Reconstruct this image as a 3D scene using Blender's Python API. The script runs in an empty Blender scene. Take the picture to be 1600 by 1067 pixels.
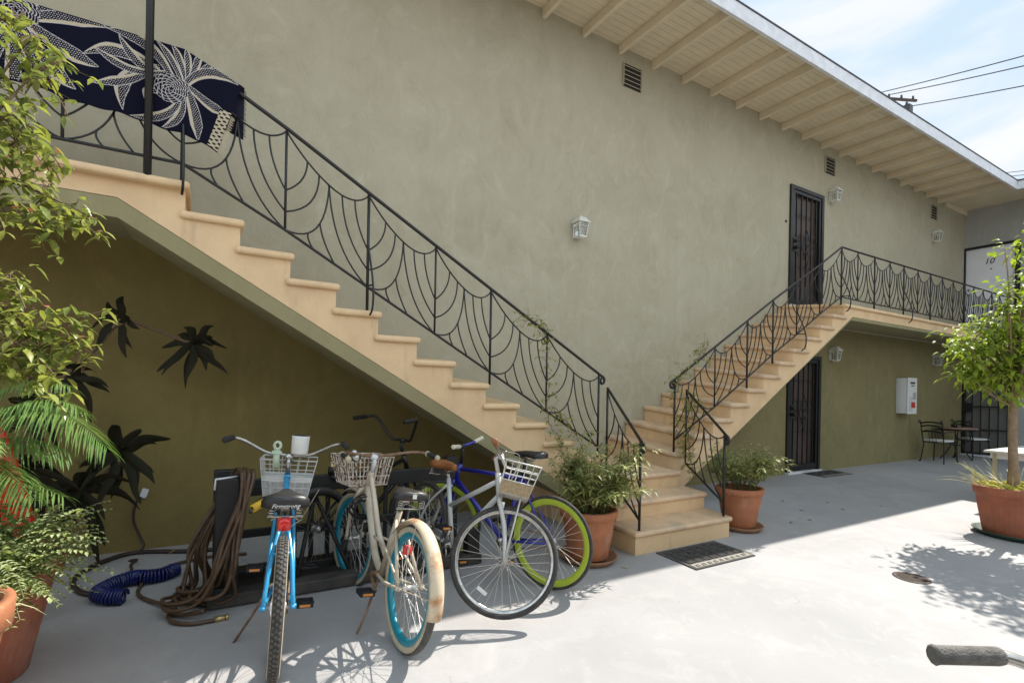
import bpy, bmesh, math, random
import numpy as np
from mathutils import Vector, Matrix, Euler
random.seed(7)
SC = bpy.context.scene
COL = SC.collection
R_ = math.radians
GS = 0.036                       # the courtyard falls 3.6 % away from the wall (y = 0) for drainage
def gz(y): return GS * max(-14.0, min(0.0, y))
def V(*a): return Vector(a)

# ------------------------------------------------------------------ mesh builder
class MB:
    def __init__(s, M=None):
        s.v = []; s.f = []; s.mi = []; s.sm = []; s.M = M
    def add(s, vs, fs, mi=0, smooth=True):
        b = len(s.v)
        if s.M is not None: vs = [s.M @ Vector(p) for p in vs]
        s.v.extend([tuple(p) for p in vs])
        for f in fs:
            s.f.append([b + i for i in f]); s.mi.append(mi); s.sm.append(smooth)
    def hexa(s, p, mi=0, smooth=False):        # p: 4 bottom corners ccw, 4 top corners
        s.add(p, [(3,2,1,0),(4,5,6,7),(0,1,5,4),(1,2,6,5),(2,3,7,6),(3,0,4,7)], mi, smooth)
    def bb(s, x0, x1, y0, y1, z0, z1, mi=0):
        s.hexa([(x0,y0,z0),(x1,y0,z0),(x1,y1,z0),(x0,y1,z0),(x0,y0,z1),(x1,y0,z1),(x1,y1,z1),(x0,y1,z1)], mi)
    def box(s, c, size, rot=None, mi=0):
        hx, hy, hz = size[0]/2, size[1]/2, size[2]/2
        ps = [(-hx,-hy,-hz),(hx,-hy,-hz),(hx,hy,-hz),(-hx,hy,-hz),(-hx,-hy,hz),(hx,-hy,hz),(hx,hy,hz),(-hx,hy,hz)]
        m = rot.to_matrix() if isinstance(rot, Euler) else (rot or Matrix.Identity(3))
        s.hexa([m @ Vector(p) + Vector(c) for p in ps], mi)
    def tube(s, pts, r, n=8, mi=0, closed=False, cap=True, flat=None):
        pts = [Vector(p) for p in pts]; m = len(pts)
        if m < 2: return
        rs = r if isinstance(r, (list, tuple)) else [r]*m
        tans = []
        for i in range(m):
            a = pts[(i-1) % m] if (closed or i > 0) else pts[i]
            b = pts[(i+1) % m] if (closed or i < m-1) else pts[i]
            t = (b-a)
            tans.append(t.normalized() if t.length > 1e-9 else Vector((0,0,1)))
        up = Vector((0,0,1)) if abs(tans[0].z) < .9 else Vector((0,1,0))
        nrm = (up - tans[0]*up.dot(tans[0])).normalized()
        vs = []
        for i in range(m):
            t = tans[i]; nrm = nrm - t*nrm.dot(t)
            nrm = nrm.normalized() if nrm.length > 1e-6 else t.orthogonal().normalized()
            bn = t.cross(nrm)
            for k in range(n):
                a = 2*math.pi*(k+.5)/n
                fx, fy = (flat if flat else (1,1))
                vs.append(pts[i] + (nrm*math.cos(a)*fx + bn*math.sin(a)*fy)*rs[i])
        fs = []
        for i in range(m if closed else m-1):
            j = (i+1) % m
            for k in range(n):
                k2 = (k+1) % n
                fs.append((i*n+k, i*n+k2, j*n+k2, j*n+k))
        if cap and not closed:
            fs.append(tuple(range(n-1,-1,-1))); fs.append(tuple((m-1)*n+k for k in range(n)))
        s.add(vs, fs, mi, n > 4)
    def lathe(s, prof, n=24, M=None, mi=0, mis=None, closed=False, arc=(0, 2*math.pi)):
        M = M or Matrix()
        full = abs(arc[1]-arc[0]-2*math.pi) < 1e-6
        cnt = n if full else n+1
        vs = []
        for i in range(cnt):
            a = arc[0] + (arc[1]-arc[0])*i/n; c, q = math.cos(a), math.sin(a)
            for (r, z) in prof: vs.append(M @ Vector((r*c, r*q, z)))
        m = len(prof)
        for j in range(m if closed else m-1):
            j2 = (j+1) % m; fs = []
            for i in range(n):
                i2 = (i+1) % cnt
                fs.append((i*m+j, i2*m+j, i2*m+j2, i*m+j2))
            if j == 0: base_vs = vs
            s.addf(vs if j == 0 else None, fs, mis[j] if mis else mi)
    def addf(s, vs, fs, mi):
        if vs is not None:
            s._b = len(s.v)
            if s.M is not None: vs = [s.M @ p for p in vs]
            s.v.extend([tuple(p) for p in vs])
        for f in fs:
            s.f.append([s._b+i for i in f]); s.mi.append(mi); s.sm.append(True)
    def ball(s, c, r, n=10, mi=0, sc=(1,1,1)):
        prof = [(max(1e-4, math.sin(math.pi*i/n))*r, -math.cos(math.pi*i/n)*r) for i in range(n+1)]
        s.lathe(prof, n*2, Matrix.Translation(c) @ Matrix.Diagonal((*sc,1)), mi)
    def prism(s, poly, y0, y1, mi=0, sh=None):     # polygon in xz, extruded along y; sh(x,y,z)->z tilt
        n = len(poly); f = sh or (lambda x,y,z: z)
        vs = [(x,y0,f(x,y0,z)) for x,z in poly] + [(x,y1,f(x,y1,z)) for x,z in poly]
        s.add(vs, [tuple(range(n)), tuple(range(2*n-1,n-1,-1))] + [((i+1)%n, i, n+i, n+(i+1)%n) for i in range(n)], mi, False)
    def leaf(s, p, d, up, L, W, mi=0, droop=.25, seg=3, fold=.15):
        d = Vector(d).normalized(); side = d.cross(Vector(up))
        side = side.normalized() if side.length > 1e-5 else d.orthogonal().normalized()
        nr = side.cross(d)
        prof = [(0,.12),(.3,.85),(.62,1.),(1,.03)] if seg == 3 else ([(0,.15),(.45,1.),(1,.05)] if seg == 2 else [(0,.2),(.15,.62),(.35,.95),(.55,1),(.78,.72),(1,.03)])
        vs = []
        for t, w in prof:
            c = Vector(p) + d*L*t - Vector((0,0,1))*(droop*L*t*t)
            vs += [c + side*W*w*.5 + nr*fold*W*w, c, c - side*W*w*.5 + nr*fold*W*w]
        fs = []
        for i in range(len(prof)-1):
            a = i*3; fs += [(a,a+1,a+4,a+3),(a+1,a+2,a+5,a+4)]
        s.add(vs, fs, mi, True)
    def build(s, name, mats, parent=None, label=None, bev=0, bseg=2, recalc=False, merge=False):
        me = bpy.data.meshes.new(name); me.from_pydata(s.v, [], s.f)
        mats = mats if isinstance(mats, (list, tuple)) else [mats]
        for m in mats: me.materials.append(m)
        me.polygons.foreach_set('material_index', s.mi); me.polygons.foreach_set('use_smooth', s.sm)
        if bev or recalc or merge:
            bm = bmesh.new(); bm.from_mesh(me)
            if merge: bmesh.ops.remove_doubles(bm, verts=bm.verts, dist=1e-5)
            if recalc: bmesh.ops.recalc_face_normals(bm, faces=bm.faces)
            if bev:
                es = [e for e in bm.edges if len(e.link_faces) == 2 and e.calc_face_angle(0) > .5]
                bmesh.ops.bevel(bm, geom=es, offset=bev, segments=bseg, profile=.5, affect='EDGES', clamp_overlap=True)
                if bseg > 1:
                    for f in bm.faces: f.smooth = True
            bm.to_mesh(me); bm.free()
            if bev and bseg > 1:
                try: me.set_sharp_from_angle(angle=R_(50))
                except Exception: pass
        me.update()
        o = bpy.data.objects.new(name, me); COL.objects.link(o)
        if parent: o.parent = parent
        if label: o['label'] = label
        return o

def tag(o, label=None, cat=None, group=None, kind=None):
    if label: o['label'] = label
    if cat: o['category'] = cat
    if group: o['group'] = group
    if kind: o['kind'] = kind
    return o
def thing(name, label, cat, loc=(0,0,0), rot=(0,0,0), group=None):
    o = bpy.data.objects.new(name, None); COL.objects.link(o)
    o.location = loc; o.rotation_euler = rot; o.empty_display_size = .1
    return tag(o, label, cat, group)
def dup(root, loc=None, rot=None, label=None, group=None):
    def cp(o, par):
        c = o.copy(); COL.objects.link(c)
        if par: c.parent = par
        for ch in o.children: cp(ch, c)
        return c
    r = cp(root, None)
    if loc is not None: r.location = loc
    if rot is not None: r.rotation_euler = rot
    if label: r['label'] = label
    if group: r['group'] = group
    return r
def bez(p0, p1, p2, n=8, p3=None):
    out = []
    for i in range(n+1):
        t = i/n
        if p3 is None: out.append(Vector(p0)*(1-t)**2 + Vector(p1)*2*t*(1-t) + Vector(p2)*t*t)
        else: out.append(Vector(p0)*(1-t)**3 + Vector(p1)*3*t*(1-t)**2 + Vector(p2)*3*t*t*(1-t) + Vector(p3)*t**3)
    return out
def spline(pts, n=6):            # Catmull-Rom through points
    P = [Vector(p) for p in pts]; P = [P[0]*2-P[1]] + P + [P[-1]*2-P[-2]]
    out = []
    for i in range(1, len(P)-2):
        a, b, c, d = P[i-1], P[i], P[i+1], P[i+2]
        for k in range(n):
            t = k/n
            out.append(.5*((2*b)+(c-a)*t+(2*a-5*b+4*c-d)*t*t+(3*b-a-3*c+d)*t**3))
    out.append(P[-2]); return out

# ------------------------------------------------------------------ materials
def lin(c):
    return tuple((x/12.92 if x <= .04045 else ((x+.055)/1.055)**2.4) for x in [v/255 for v in c])
def mat(name, col, rough=.6, metal=0, var=.0, vscale=8, col2=None, bump=0, bscale=60, spec=None, trans=0, sub=0, detail=4, coat=0, spread=(.35,.65), bumps=None):
    m = bpy.data.materials.new(name); m.use_nodes = True
    nt = m.node_tree; b = nt.nodes['Principled BSDF']; L = nt.links
    b.inputs['Roughness'].default_value = rough; b.inputs['Metallic'].default_value = metal
    b.inputs['Base Color'].default_value = (*col, 1)
    if spec is not None: b.inputs['Specular IOR Level'].default_value = spec
    if coat: b.inputs['Coat Weight'].default_value = coat
    if trans: b.inputs['Transmission Weight'].default_value = trans
    tc = nt.nodes.new('ShaderNodeTexCoord')
    if var or col2:
        nz = nt.nodes.new('ShaderNodeTexNoise'); nz.inputs['Scale'].default_value = vscale; nz.inputs['Detail'].default_value = detail
        nz.inputs['Roughness'].default_value = .6
        L.new(tc.outputs['Object'], nz.inputs['Vector'])
        rp = nt.nodes.new('ShaderNodeMapRange'); rp.inputs['From Min'].default_value = spread[0]; rp.inputs['From Max'].default_value = spread[1]
        L.new(nz.outputs['Fac'], rp.inputs['Value'])
        mx = nt.nodes.new('ShaderNodeMix'); mx.data_type = 'RGBA'
        c2 = col2 or tuple(c*(1-var) for c in col)
        mx.inputs['A'].default_value = (*col,1); mx.inputs['B'].default_value = (*c2,1)
        L.new(rp.outputs['Result'], mx.inputs['Factor']); L.new(mx.outputs['Result'], b.inputs['Base Color'])
    if bump:
        nz = nt.nodes.new('ShaderNodeTexNoise'); nz.inputs['Scale'].default_value = bscale; nz.inputs['Detail'].default_value = 5
        L.new(tc.outputs['Object'], nz.inputs['Vector'])
        bp = nt.nodes.new('ShaderNodeBump'); bp.inputs['Strength'].default_value = bump; bp.inputs['Distance'].default_value = .01
        L.new(nz.outputs['Fac'], bp.inputs['Height']); L.new(bp.outputs['Normal'], b.inputs['Normal'])
    return m
def leafmat(name, col, col2, rough=.45, transl=.35, vscale=14):
    m = mat(name, col, rough, col2=col2, vscale=vscale, detail=2)
    nt = m.node_tree; b = nt.nodes['Principled BSDF']; out = nt.nodes['Material Output']
    tr = nt.nodes.new('ShaderNodeBsdfTranslucent'); ms = nt.nodes.new('ShaderNodeMixShader')
    src = b.inputs['Base Color'].links[0].from_socket
    hs = nt.nodes.new('ShaderNodeHueSaturation'); hs.inputs['Value'].default_value = 1.5; hs.inputs['Saturation'].default_value = 1.1
    nt.links.new(src, hs.inputs['Color']); nt.links.new(hs.outputs['Color'], tr.inputs['Color'])
    ms.inputs['Fac'].default_value = transl
    nt.links.new(b.outputs['BSDF'], ms.inputs[1]); nt.links.new(tr.outputs['BSDF'], ms.inputs[2]); nt.links.new(ms.outputs[0], out.inputs['Surface'])
    return m

def stucco(name, c1, c2, c3, bstr=.25):
    """trowelled painted stucco: broad mottling, finer patches, a few scuffs"""
    m = bpy.data.materials.new(name); m.use_nodes = True
    nt = m.node_tree; N = nt.nodes; L = nt.links; b = N['Principled BSDF']; b.inputs['Roughness'].default_value = .75
    b.inputs['Specular IOR Level'].default_value = .3
    tc = N.new('ShaderNodeTexCoord')
    def noise(sc, det=5, ro=.6, dist=0):
        n = N.new('ShaderNodeTexNoise'); n.inputs['Scale'].default_value = sc; n.inputs['Detail'].default_value = det
        n.inputs['Roughness'].default_value = ro; n.inputs['Distortion'].default_value = dist
        L.new(tc.outputs['Object'], n.inputs['Vector']); return n
    def rng(src, a, bb_):
        r = N.new('ShaderNodeMapRange'); r.inputs['From Min'].default_value = a; r.inputs['From Max'].default_value = bb_
        L.new(src, r.inputs['Value']); return r.outputs['Result']
    def mix(f, A, B, fac=1):
        x = N.new('ShaderNodeMix'); x.data_type = 'RGBA'
        if isinstance(A, tuple): x.inputs['A'].default_value = (*A,1)
        else: L.new(A, x.inputs['A'])
        if isinstance(B, tuple): x.inputs['B'].default_value = (*B,1)
        else: L.new(B, x.inputs['B'])
        if fac != 1:
            mm = N.new('ShaderNodeMath'); mm.operation = 'MULTIPLY'; mm.inputs[1].default_value = fac; L.new(f, mm.inputs[0]); f = mm.outputs[0]
        L.new(f, x.inputs['Factor']); return x.outputs['Result']
    n1 = noise(.9, 4, .55, .6); n2 = noise(4.5, 6, .65, .8); n3 = noise(16, 6, .7, 1.5); n4 = noise(7, 3, .5, 3.)
    col = mix(rng(n1.outputs['Fac'], .35, .65), c1, c2)
    col = mix(rng(n2.outputs['Fac'], .45, .72), col, c3, .45)
    n5 = N.new('ShaderNodeTexNoise'); n5.inputs['Scale'].default_value = 1; n5.inputs['Detail'].default_value = 7; n5.inputs['Roughness'].default_value = .75; n5.inputs['Distortion'].default_value = 2.2
    mpp = N.new('ShaderNodeMapping'); mpp.inputs['Scale'].default_value = (2.6,2.6,1.5); mpp.inputs['Rotation'].default_value = (0,.5,0); L.new(tc.outputs['Object'], mpp.inputs['Vector']); L.new(mpp.outputs['Vector'], n5.inputs['Vector'])
    col = mix(rng(n5.outputs['Fac'], .52, .70), col, tuple(c*1.12 for c in c3), .5); col = mix(rng(n5.outputs['Fac'], .44, .30), col, tuple(c*.86 for c in c2), .6)
    # thin trowel scuffs: narrow band of a distorted noise, masked
    bnd = N.new('ShaderNodeMath'); bnd.operation = 'COMPARE'; bnd.inputs[1].default_value = .5; bnd.inputs[2].default_value = .004
    L.new(n4.outputs['Fac'], bnd.inputs[0])
    msk = rng(n2.outputs['Fac'], .58, .66)
    mm = N.new('ShaderNodeMath'); mm.operation = 'MULTIPLY'; L.new(bnd.outputs[0], mm.inputs[0]); L.new(msk, mm.inputs[1])
    col = mix(mm.outputs[0], col, tuple(c*.6 for c in c1), .7)
    ms_ = N.new('ShaderNodeMapping'); ms_.inputs['Scale'].default_value = (3.2,3.2,.32); L.new(tc.outputs['Object'], ms_.inputs['Vector'])
    n6 = N.new('ShaderNodeTexNoise'); n6.inputs['Scale'].default_value = 1; n6.inputs['Detail'].default_value = 6; n6.inputs['Roughness'].default_value = .65; L.new(ms_.outputs['Vector'], n6.inputs['Vector'])
    col = mix(rng(n6.outputs['Fac'], .56, .74), col, tuple(c*.80 for c in c2), .3)
    n7 = noise(60, 3, .7); col = mix(rng(n7.outputs['Fac'], .60, .72), col, tuple(c*.82 for c in c2), .5)
    L.new(col, b.inputs['Base Color'])
    ad = N.new('ShaderNodeMath'); ad.operation = 'ADD'; L.new(n3.outputs['Fac'], ad.inputs[0])
    m2 = N.new('ShaderNodeMath'); m2.operation = 'MULTIPLY'; m2.inputs[1].default_value = 1.5; L.new(n2.outputs['Fac'], m2.inputs[0]); L.new(m2.outputs[0], ad.inputs[1])
    s1 = N.new('ShaderNodeMath'); s1.operation = 'SUBTRACT'; L.new(ad.outputs[0], s1.inputs[0]); L.new(mm.outputs[0], s1.inputs[1])
    bp = N.new('ShaderNodeBump'); bp.inputs['Strength'].default_value = bstr; bp.inputs['Distance'].default_value = .02
    L.new(s1.outputs[0], bp.inputs['Height']); L.new(bp.outputs['Normal'], b.inputs['Normal'])
    return m
def concrete(name):
    m = bpy.data.materials.new(name); m.use_nodes = True
    nt = m.node_tree; N = nt.nodes; L = nt.links; b = N['Principled BSDF']
    b.inputs['Specular IOR Level'].default_value = .25
    tc = N.new('ShaderNodeTexCoord')
    def noise(sc, det=6, ro=.6, dist=0):
        n = N.new('ShaderNodeTexNoise'); n.inputs['Scale'].default_value = sc; n.inputs['Detail'].default_value = det
        n.inputs['Roughness'].default_value = ro; n.inputs['Distortion'].default_value = dist
        L.new(tc.outputs['Object'], n.inputs['Vector']); return n.outputs['Fac']
    def rng(src, a, bb_):
        r = N.new('ShaderNodeMapRange'); r.inputs['From Min'].default_value = a; r.inputs['From Max'].default_value = bb_
        L.new(src, r.inputs['Value']); return r.outputs['Result']
    def mix(f, A, B):
        x = N.new('ShaderNodeMix'); x.data_type = 'RGBA'
        for k, q in (('A',A),('B',B)):
            if isinstance(q, tuple): x.inputs[k].default_value = (*q,1)
            else: L.new(q, x.inputs[k])
        L.new(f, x.inputs['Factor']); return x.outputs['Result']
    def mul(a, k):
        x = N.new('ShaderNodeMath'); x.operation = 'MULTIPLY'; L.new(a, x.inputs[0])
        if isinstance(k, float): x.inputs[1].default_value = k
        else: L.new(k, x.inputs[1])
        return x.outputs[0]
    base = mix(rng(noise(.7,5,.55,.5),.35,.68), (.378,.362,.356), (.312,.305,.302))
    base = mix(mul(rng(noise(3.2,7,.7,.8),.5,.75),.55), base, (.46,.445,.42))
    base = mix(mul(rng(noise(9,5,.7),.62,.8),.5), base, (.27,.26,.25))
    v = N.new('ShaderNodeTexVoronoi'); v.inputs['Scale'].default_value = 9; v.feature = 'F1'; L.new(tc.outputs['Object'], v.inputs['Vector'])
    sp = rng(v.outputs['Distance'], .055, .035)
    base = mix(mul(mul(sp, rng(noise(1.3),.55,.65)), .8), base, (.13,.12,.105))
    vc = N.new('ShaderNodeTexVoronoi'); vc.feature = 'DISTANCE_TO_EDGE'; vc.inputs['Scale'].default_value = .42
    wp = N.new('ShaderNodeVectorMath'); wp.operation = 'MULTIPLY_ADD'; nw_ = N.new('ShaderNodeTexNoise'); nw_.inputs['Scale'].default_value = 2.5; nw_.inputs['Detail'].default_value = 6; L.new(tc.outputs['Object'], nw_.inputs['Vector'])
    wp.inputs[1].default_value = (.7,.7,.7); L.new(nw_.outputs['Color'], wp.inputs[0]); L.new(tc.outputs['Object'], wp.inputs[2]); L.new(wp.outputs[0], vc.inputs['Vector'])
    ck = rng(vc.outputs['Distance'], .0032, .0012)
    base = mix(mul(mul(ck, rng(noise(.9,2),.54,.64)), .30), base, (.12,.115,.11))
    base = mix(mul(rng(noise(1.7,8,.75,1.2),.60,.80),.5), base, (.20,.19,.18))
    base = mix(mul(rng(noise(26,4,.8),.66,.78),.45), base, (.16,.15,.14))
    L.new(base, b.inputs['Base Color'])
    rr = N.new('ShaderNodeMapRange'); rr.inputs['To Min'].default_value = .55; rr.inputs['To Max'].default_value = .8; L.new(noise(2.1), rr.inputs['Value']); L.new(rr.outputs['Result'], b.inputs['Roughness'])
    bp = N.new('ShaderNodeBump'); bp.inputs['Strength'].default_value = .18; bp.inputs['Distance'].default_value = .01
    L.new(noise(38,6,.7), bp.inputs['Height']); L.new(bp.outputs['Normal'], b.inputs['Normal'])
    return m

MT = {}
MT['stucco'] = stucco('sage_stucco', (.438,.398,.290), (.388,.350,.245), (.472,.438,.33))
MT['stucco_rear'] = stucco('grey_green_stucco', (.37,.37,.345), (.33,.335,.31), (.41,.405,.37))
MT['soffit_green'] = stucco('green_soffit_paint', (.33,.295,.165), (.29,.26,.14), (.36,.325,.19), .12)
MT['wall_shade_tone_far'] = stucco('lighter_olive_wall_painted_shade', (.245,.208,.095), (.205,.175,.078), (.275,.24,.12), .15)
MT['wall_shade_tone'] = stucco('olive_wall_painted_shade', (.215,.165,.055), (.18,.138,.044), (.245,.192,.07), .15)  # both olive wall tones hold painted shade for the wall under stairs and walkway
MT['ground'] = concrete('painted_concrete')
MT['tan'] = mat('tan_step_paint', (.74,.52,.295), .55, col2=(.64,.44,.245), vscale=4, bump=.18, bscale=38, detail=9, spread=(.4,.72))
def add_layer(m, col, scale, lo, hi, fac, detail=6):
    nt = m.node_tree; N = nt.nodes; L = nt.links; b = N['Principled BSDF']; src = b.inputs['Base Color'].links[0].from_socket
    tc = N.new('ShaderNodeTexCoord'); mp = N.new('ShaderNodeMapping'); mp.inputs['Scale'].default_value = scale; L.new(tc.outputs['Object'], mp.inputs['Vector'])
    n = N.new('ShaderNodeTexNoise'); n.inputs['Scale'].default_value = 1; n.inputs['Detail'].default_value = detail; n.inputs['Roughness'].default_value = .7; L.new(mp.outputs['Vector'], n.inputs['Vector'])
    r = N.new('ShaderNodeMapRange'); r.inputs['From Min'].default_value = lo; r.inputs['From Max'].default_value = hi; r.inputs['To Max'].default_value = fac; L.new(n.outputs['Fac'], r.inputs['Value'])
    x = N.new('ShaderNodeMix'); x.data_type = 'RGBA'; L.new(src, x.inputs['A']); x.inputs['B'].default_value = (*col,1); L.new(r.outputs['Result'], x.inputs['Factor']); L.new(x.outputs['Result'], b.inputs['Base Color'])
add_layer(MT['tan'], (.38,.27,.17), (9,9,1.6), .56, .74, .5)
add_layer(MT['tan'], (.30,.22,.15), (34,34,34), .66, .78, .55)
MT['tread'] = mat('worn_tread_paint', (.68,.47,.285), .5, col2=(.43,.32,.23), vscale=5, bump=.2, bscale=40, spread=(.42,.74), detail=9)
add_layer(MT['tread'], (.22,.17,.13), (30,30,30), .62, .76, .6)
add_layer(MT['tread'], (.33,.27,.21), (3.5,3.5,3.5), .55, .72, .6, 9)
MT['iron'] = mat('black_iron', (.011,.010,.010), .38, bump=.15, bscale=120)
MT['cream_wood'] = mat('cream_wood_paint', (.74,.64,.47), .6, var=.12, vscale=3, bump=.1, bscale=30)
MT['white_trim'] = mat('white_trim_paint', (.76,.76,.78), .5, var=.16, vscale=7)
MT['roof'] = mat('roof_felt', (.10,.10,.11), .9, var=.3, vscale=20)
MT['dark_void'] = mat('vent_dark', (.03,.025,.02), .9)
MT['brown_door'] = mat('brown_door_paint', (.10,.068,.052), .45, var=.3, vscale=5)
MT['white_paint'] = mat('white_door_paint', (.74,.75,.78), .45, var=.06, vscale=3)
MT['lantern'] = mat('lantern_white_metal', (.70,.69,.62), .4, var=.1, vscale=30)
MT['terracotta'] = mat('terracotta', (.42,.155,.065), .75, col2=(.33,.125,.06), vscale=9, bump=.15, bscale=60)
MT['terracotta_red'] = mat('terracotta_red', (.40,.125,.06), .7, col2=(.30,.10,.055), vscale=7, bump=.12, bscale=60)
MT['saucer'] = mat('saucer_clay', (.34,.17,.085), .8, col2=(.23,.13,.075), vscale=11, bump=.2)
MT['green_plastic'] = mat('green_saucer', (.02,.05,.03), .5)
MT['soil'] = mat('soil', (.045,.03,.02), .95, var=.5, vscale=30, bump=.8, bscale=50)
MT['bark'] = mat('pale_bark', (.30,.205,.125), .85, col2=(.20,.135,.085), vscale=14, bump=.5, bscale=40)
MT['twig'] = mat('twig', (.16,.10,.055), .8, var=.3, vscale=20)
MT['stem_green'] = mat('stem_green', (.12,.13,.04), .6, var=.3, vscale=20)
MT['lf_ficus'] = leafmat('ficus_leaf', (.34,.40,.06), (.18,.26,.035), .55, .4)
MT['lf_bamboo'] = leafmat('bamboo_leaf', (.27,.30,.09), (.42,.40,.16), .5, .3)
MT['lf_bamboo2'] = leafmat('bamboo_leaf_dark', (.12,.17,.05), (.20,.22,.08), .5, .3)
MT['lf_vine'] = leafmat('vine_leaf', (.17,.25,.055), (.34,.32,.09), .5, .35)
MT['lf_shrub'] = leafmat('shrub_leaf', (.14,.19,.05), (.30,.33,.09), .28, .3)
MT['lf_shrub2'] = leafmat('shrub_leaf_young', (.34,.36,.09), (.24,.27,.06), .35, .4)
MT['lf_palm'] = leafmat('palm_leaf', (.13,.25,.06), (.22,.33,.09), .4, .3)
MT['lf_pale'] = leafmat('pale_variegated_leaf', (.55,.60,.32), (.34,.44,.17), .5, .3)
MT['lf_yellow'] = leafmat('yellow_leaf', (.45,.38,.05), (.28,.30,.05), .5, .3)
MT['lf_dark'] = leafmat('dark_dracaena_leaf', (.014,.017,.007), (.022,.016,.008), .62, .05)
MT['lf_dark'].node_tree.nodes['Principled BSDF'].inputs['Specular IOR Level'].default_value = .15
MT['grass_dry'] = leafmat('dry_grass', (.62,.57,.36), (.45,.45,.22), .6, .3)
MT['moss'] = mat('yellow_moss', (.55,.46,.06), .9, col2=(.34,.34,.05), vscale=25, bump=1., bscale=45)
MT['flower'] = leafmat('faded_flower', (.45,.16,.10), (.35,.22,.12), .6, .3)
MT['black'] = mat('black_rubber', (.016,.015,.015), .7, var=.3, vscale=40, bump=.2, bscale=150)
MT['tyre'] = mat('tyre_dark', (.032,.029,.027), .75, col2=(.06,.053,.046), vscale=24, bump=.3, bscale=160)
MT['tyre_dusty'] = mat('tyre_dusty', (.06,.055,.05), .85, col2=(.10,.09,.078), vscale=30)
MT['whitewall'] = mat('cream_sidewall', (.56,.48,.34), .7, col2=(.42,.35,.24), vscale=12)
MT['chrome'] = mat('worn_chrome', (.60,.58,.54), .28, metal=1, var=.35, vscale=25)
MT['spoke'] = mat('spoke_steel', (.62,.60,.56), .35, metal=.7)
MT['rusty_steel'] = mat('rusty_steel', (.30,.21,.14), .6, metal=.5, col2=(.20,.10,.05), vscale=30)
MT['blue_bike'] = mat('sky_blue_enamel', (.030,.30,.56), .25, coat=.5, var=.12, vscale=10)
MT['teal'] = mat('teal_rim_enamel', (.012,.27,.36), .3, coat=.4, var=.15, vscale=10)
MT['cream'] = mat('cream_enamel', (.60,.52,.40), .35, col2=(.50,.40,.27), vscale=9, spread=(.45,.75))
MT['cream_rust'] = mat('rust_stained_cream', (.62,.51,.36), .5, col2=(.42,.17,.045), vscale=12, spread=(.48,.70), detail=10)
MT['silver'] = mat('pale_grey_enamel', (.52,.52,.50), .3, coat=.4, var=.1, vscale=10)
MT['royal'] = mat('royal_blue_enamel', (.012,.014,.26), .3, coat=.5, var=.15, vscale=10)
MT['lime'] = mat('lime_enamel', (.42,.52,.045), .4, var=.08, vscale=10)
MT['brown_leather'] = mat('brown_leather', (.32,.115,.035), .45, var=.25, vscale=18, bump=.1, bscale=120)
MT['saddle_black'] = mat('black_vinyl', (.022,.021,.021), .42, bump=.08, bscale=200)
MT['cream_grip'] = mat('cream_grip', (.62,.60,.46), .6)
MT['grip_grey'] = mat('grey_foam_grip', (.030,.028,.027), .85, bump=.6, bscale=260)
MT['grip_worn'] = mat('worn_foam_grip', (.19,.175,.155), .9, col2=(.11,.10,.09), vscale=30, bump=.7, bscale=240)
MT['red_lens'] = mat('red_reflector', (.62,.015,.010), .2, coat=.6)
MT['amber'] = mat('amber_reflector', (.65,.22,.03), .25, coat=.5)
MT['white_wire'] = mat('white_wire', (.66,.65,.62), .45, var=.12, vscale=40)
MT['rusty_wire'] = mat('rusty_white_wire', (.64,.57,.48), .6, col2=(.22,.10,.045), vscale=30, spread=(.47,.62))
MT['tan_wire'] = mat('tan_basket_panel', (.40,.29,.16), .7, var=.35, vscale=60)
MT['white_plastic'] = mat('white_plastic', (.72,.71,.66), .4, var=.05, vscale=20)
MT['mint'] = mat('mint_plastic', (.50,.60,.45), .45)
MT['yellow'] = mat('yellow_plastic', (.72,.44,.02), .4, var=.1, vscale=20)
MT['red'] = mat('red_gelcoat', (.62,.035,.012), .35, var=.15, vscale=6)
MT['hose_brown'] = mat('brown_hose', (.115,.068,.036), .5, col2=(.075,.043,.024), vscale=20)
MT['hose_blue'] = mat('blue_coil_hose', (.008,.016,.12), .3, var=.2, vscale=20)
MT['hose_dark'] = mat('dark_hose', (.035,.02,.016), .5)
MT['brass'] = mat('brass', (.55,.42,.20), .35, metal=.8)
MT['rack'] = mat('black_stained_wood', (.018,.0155,.014), .6, var=.4, vscale=6, bump=.3, bscale=30)
MT['rack_base'] = mat('weathered_dark_board', (.075,.068,.058), .7, col2=(.03,.027,.024), vscale=7, bump=.2, bscale=30)
MT['mat_dark'] = mat('dark_doormat', (.085,.078,.072), .9, var=.35, vscale=30, bump=.6, bscale=90)
MT['mat_light'] = mat('doormat_border', (.34,.31,.26), .9, var=.3, vscale=30)
MT['cushion'] = mat('white_cushion', (.62,.60,.57), .85, var=.08, vscale=10)
MT['mosaic'] = mat('mosaic_top', (.24,.115,.085), .5, col2=(.30,.19,.14), vscale=40)
MT['tablewhite'] = mat('white_table_paint', (.66,.63,.55), .5, var=.08, vscale=6)
MT['tableleg'] = mat('table_leg_paint', (.46,.40,.24), .6, var=.2, vscale=12)
MT['drain'] = mat('rusty_drain', (.075,.052,.040), .7, metal=.4, var=.4, vscale=20)
MT['galv'] = mat('grey_cable', (.05,.055,.06), .6)
MT['pole_wood'] = mat('pole_wood', (.08,.06,.045), .9, var=.3, vscale=8)
MT['paper'] = mat('printed_paper', (.55,.54,.52), .6)
MT['ink'] = mat('black_ink', (.02,.02,.022), .5)
MT['mesh_dark'] = mat('gate_mesh', (.17,.165,.15), .75, var=.2, vscale=40)
g = bpy.data.materials.new('lantern_glass'); g.use_nodes = True
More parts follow.
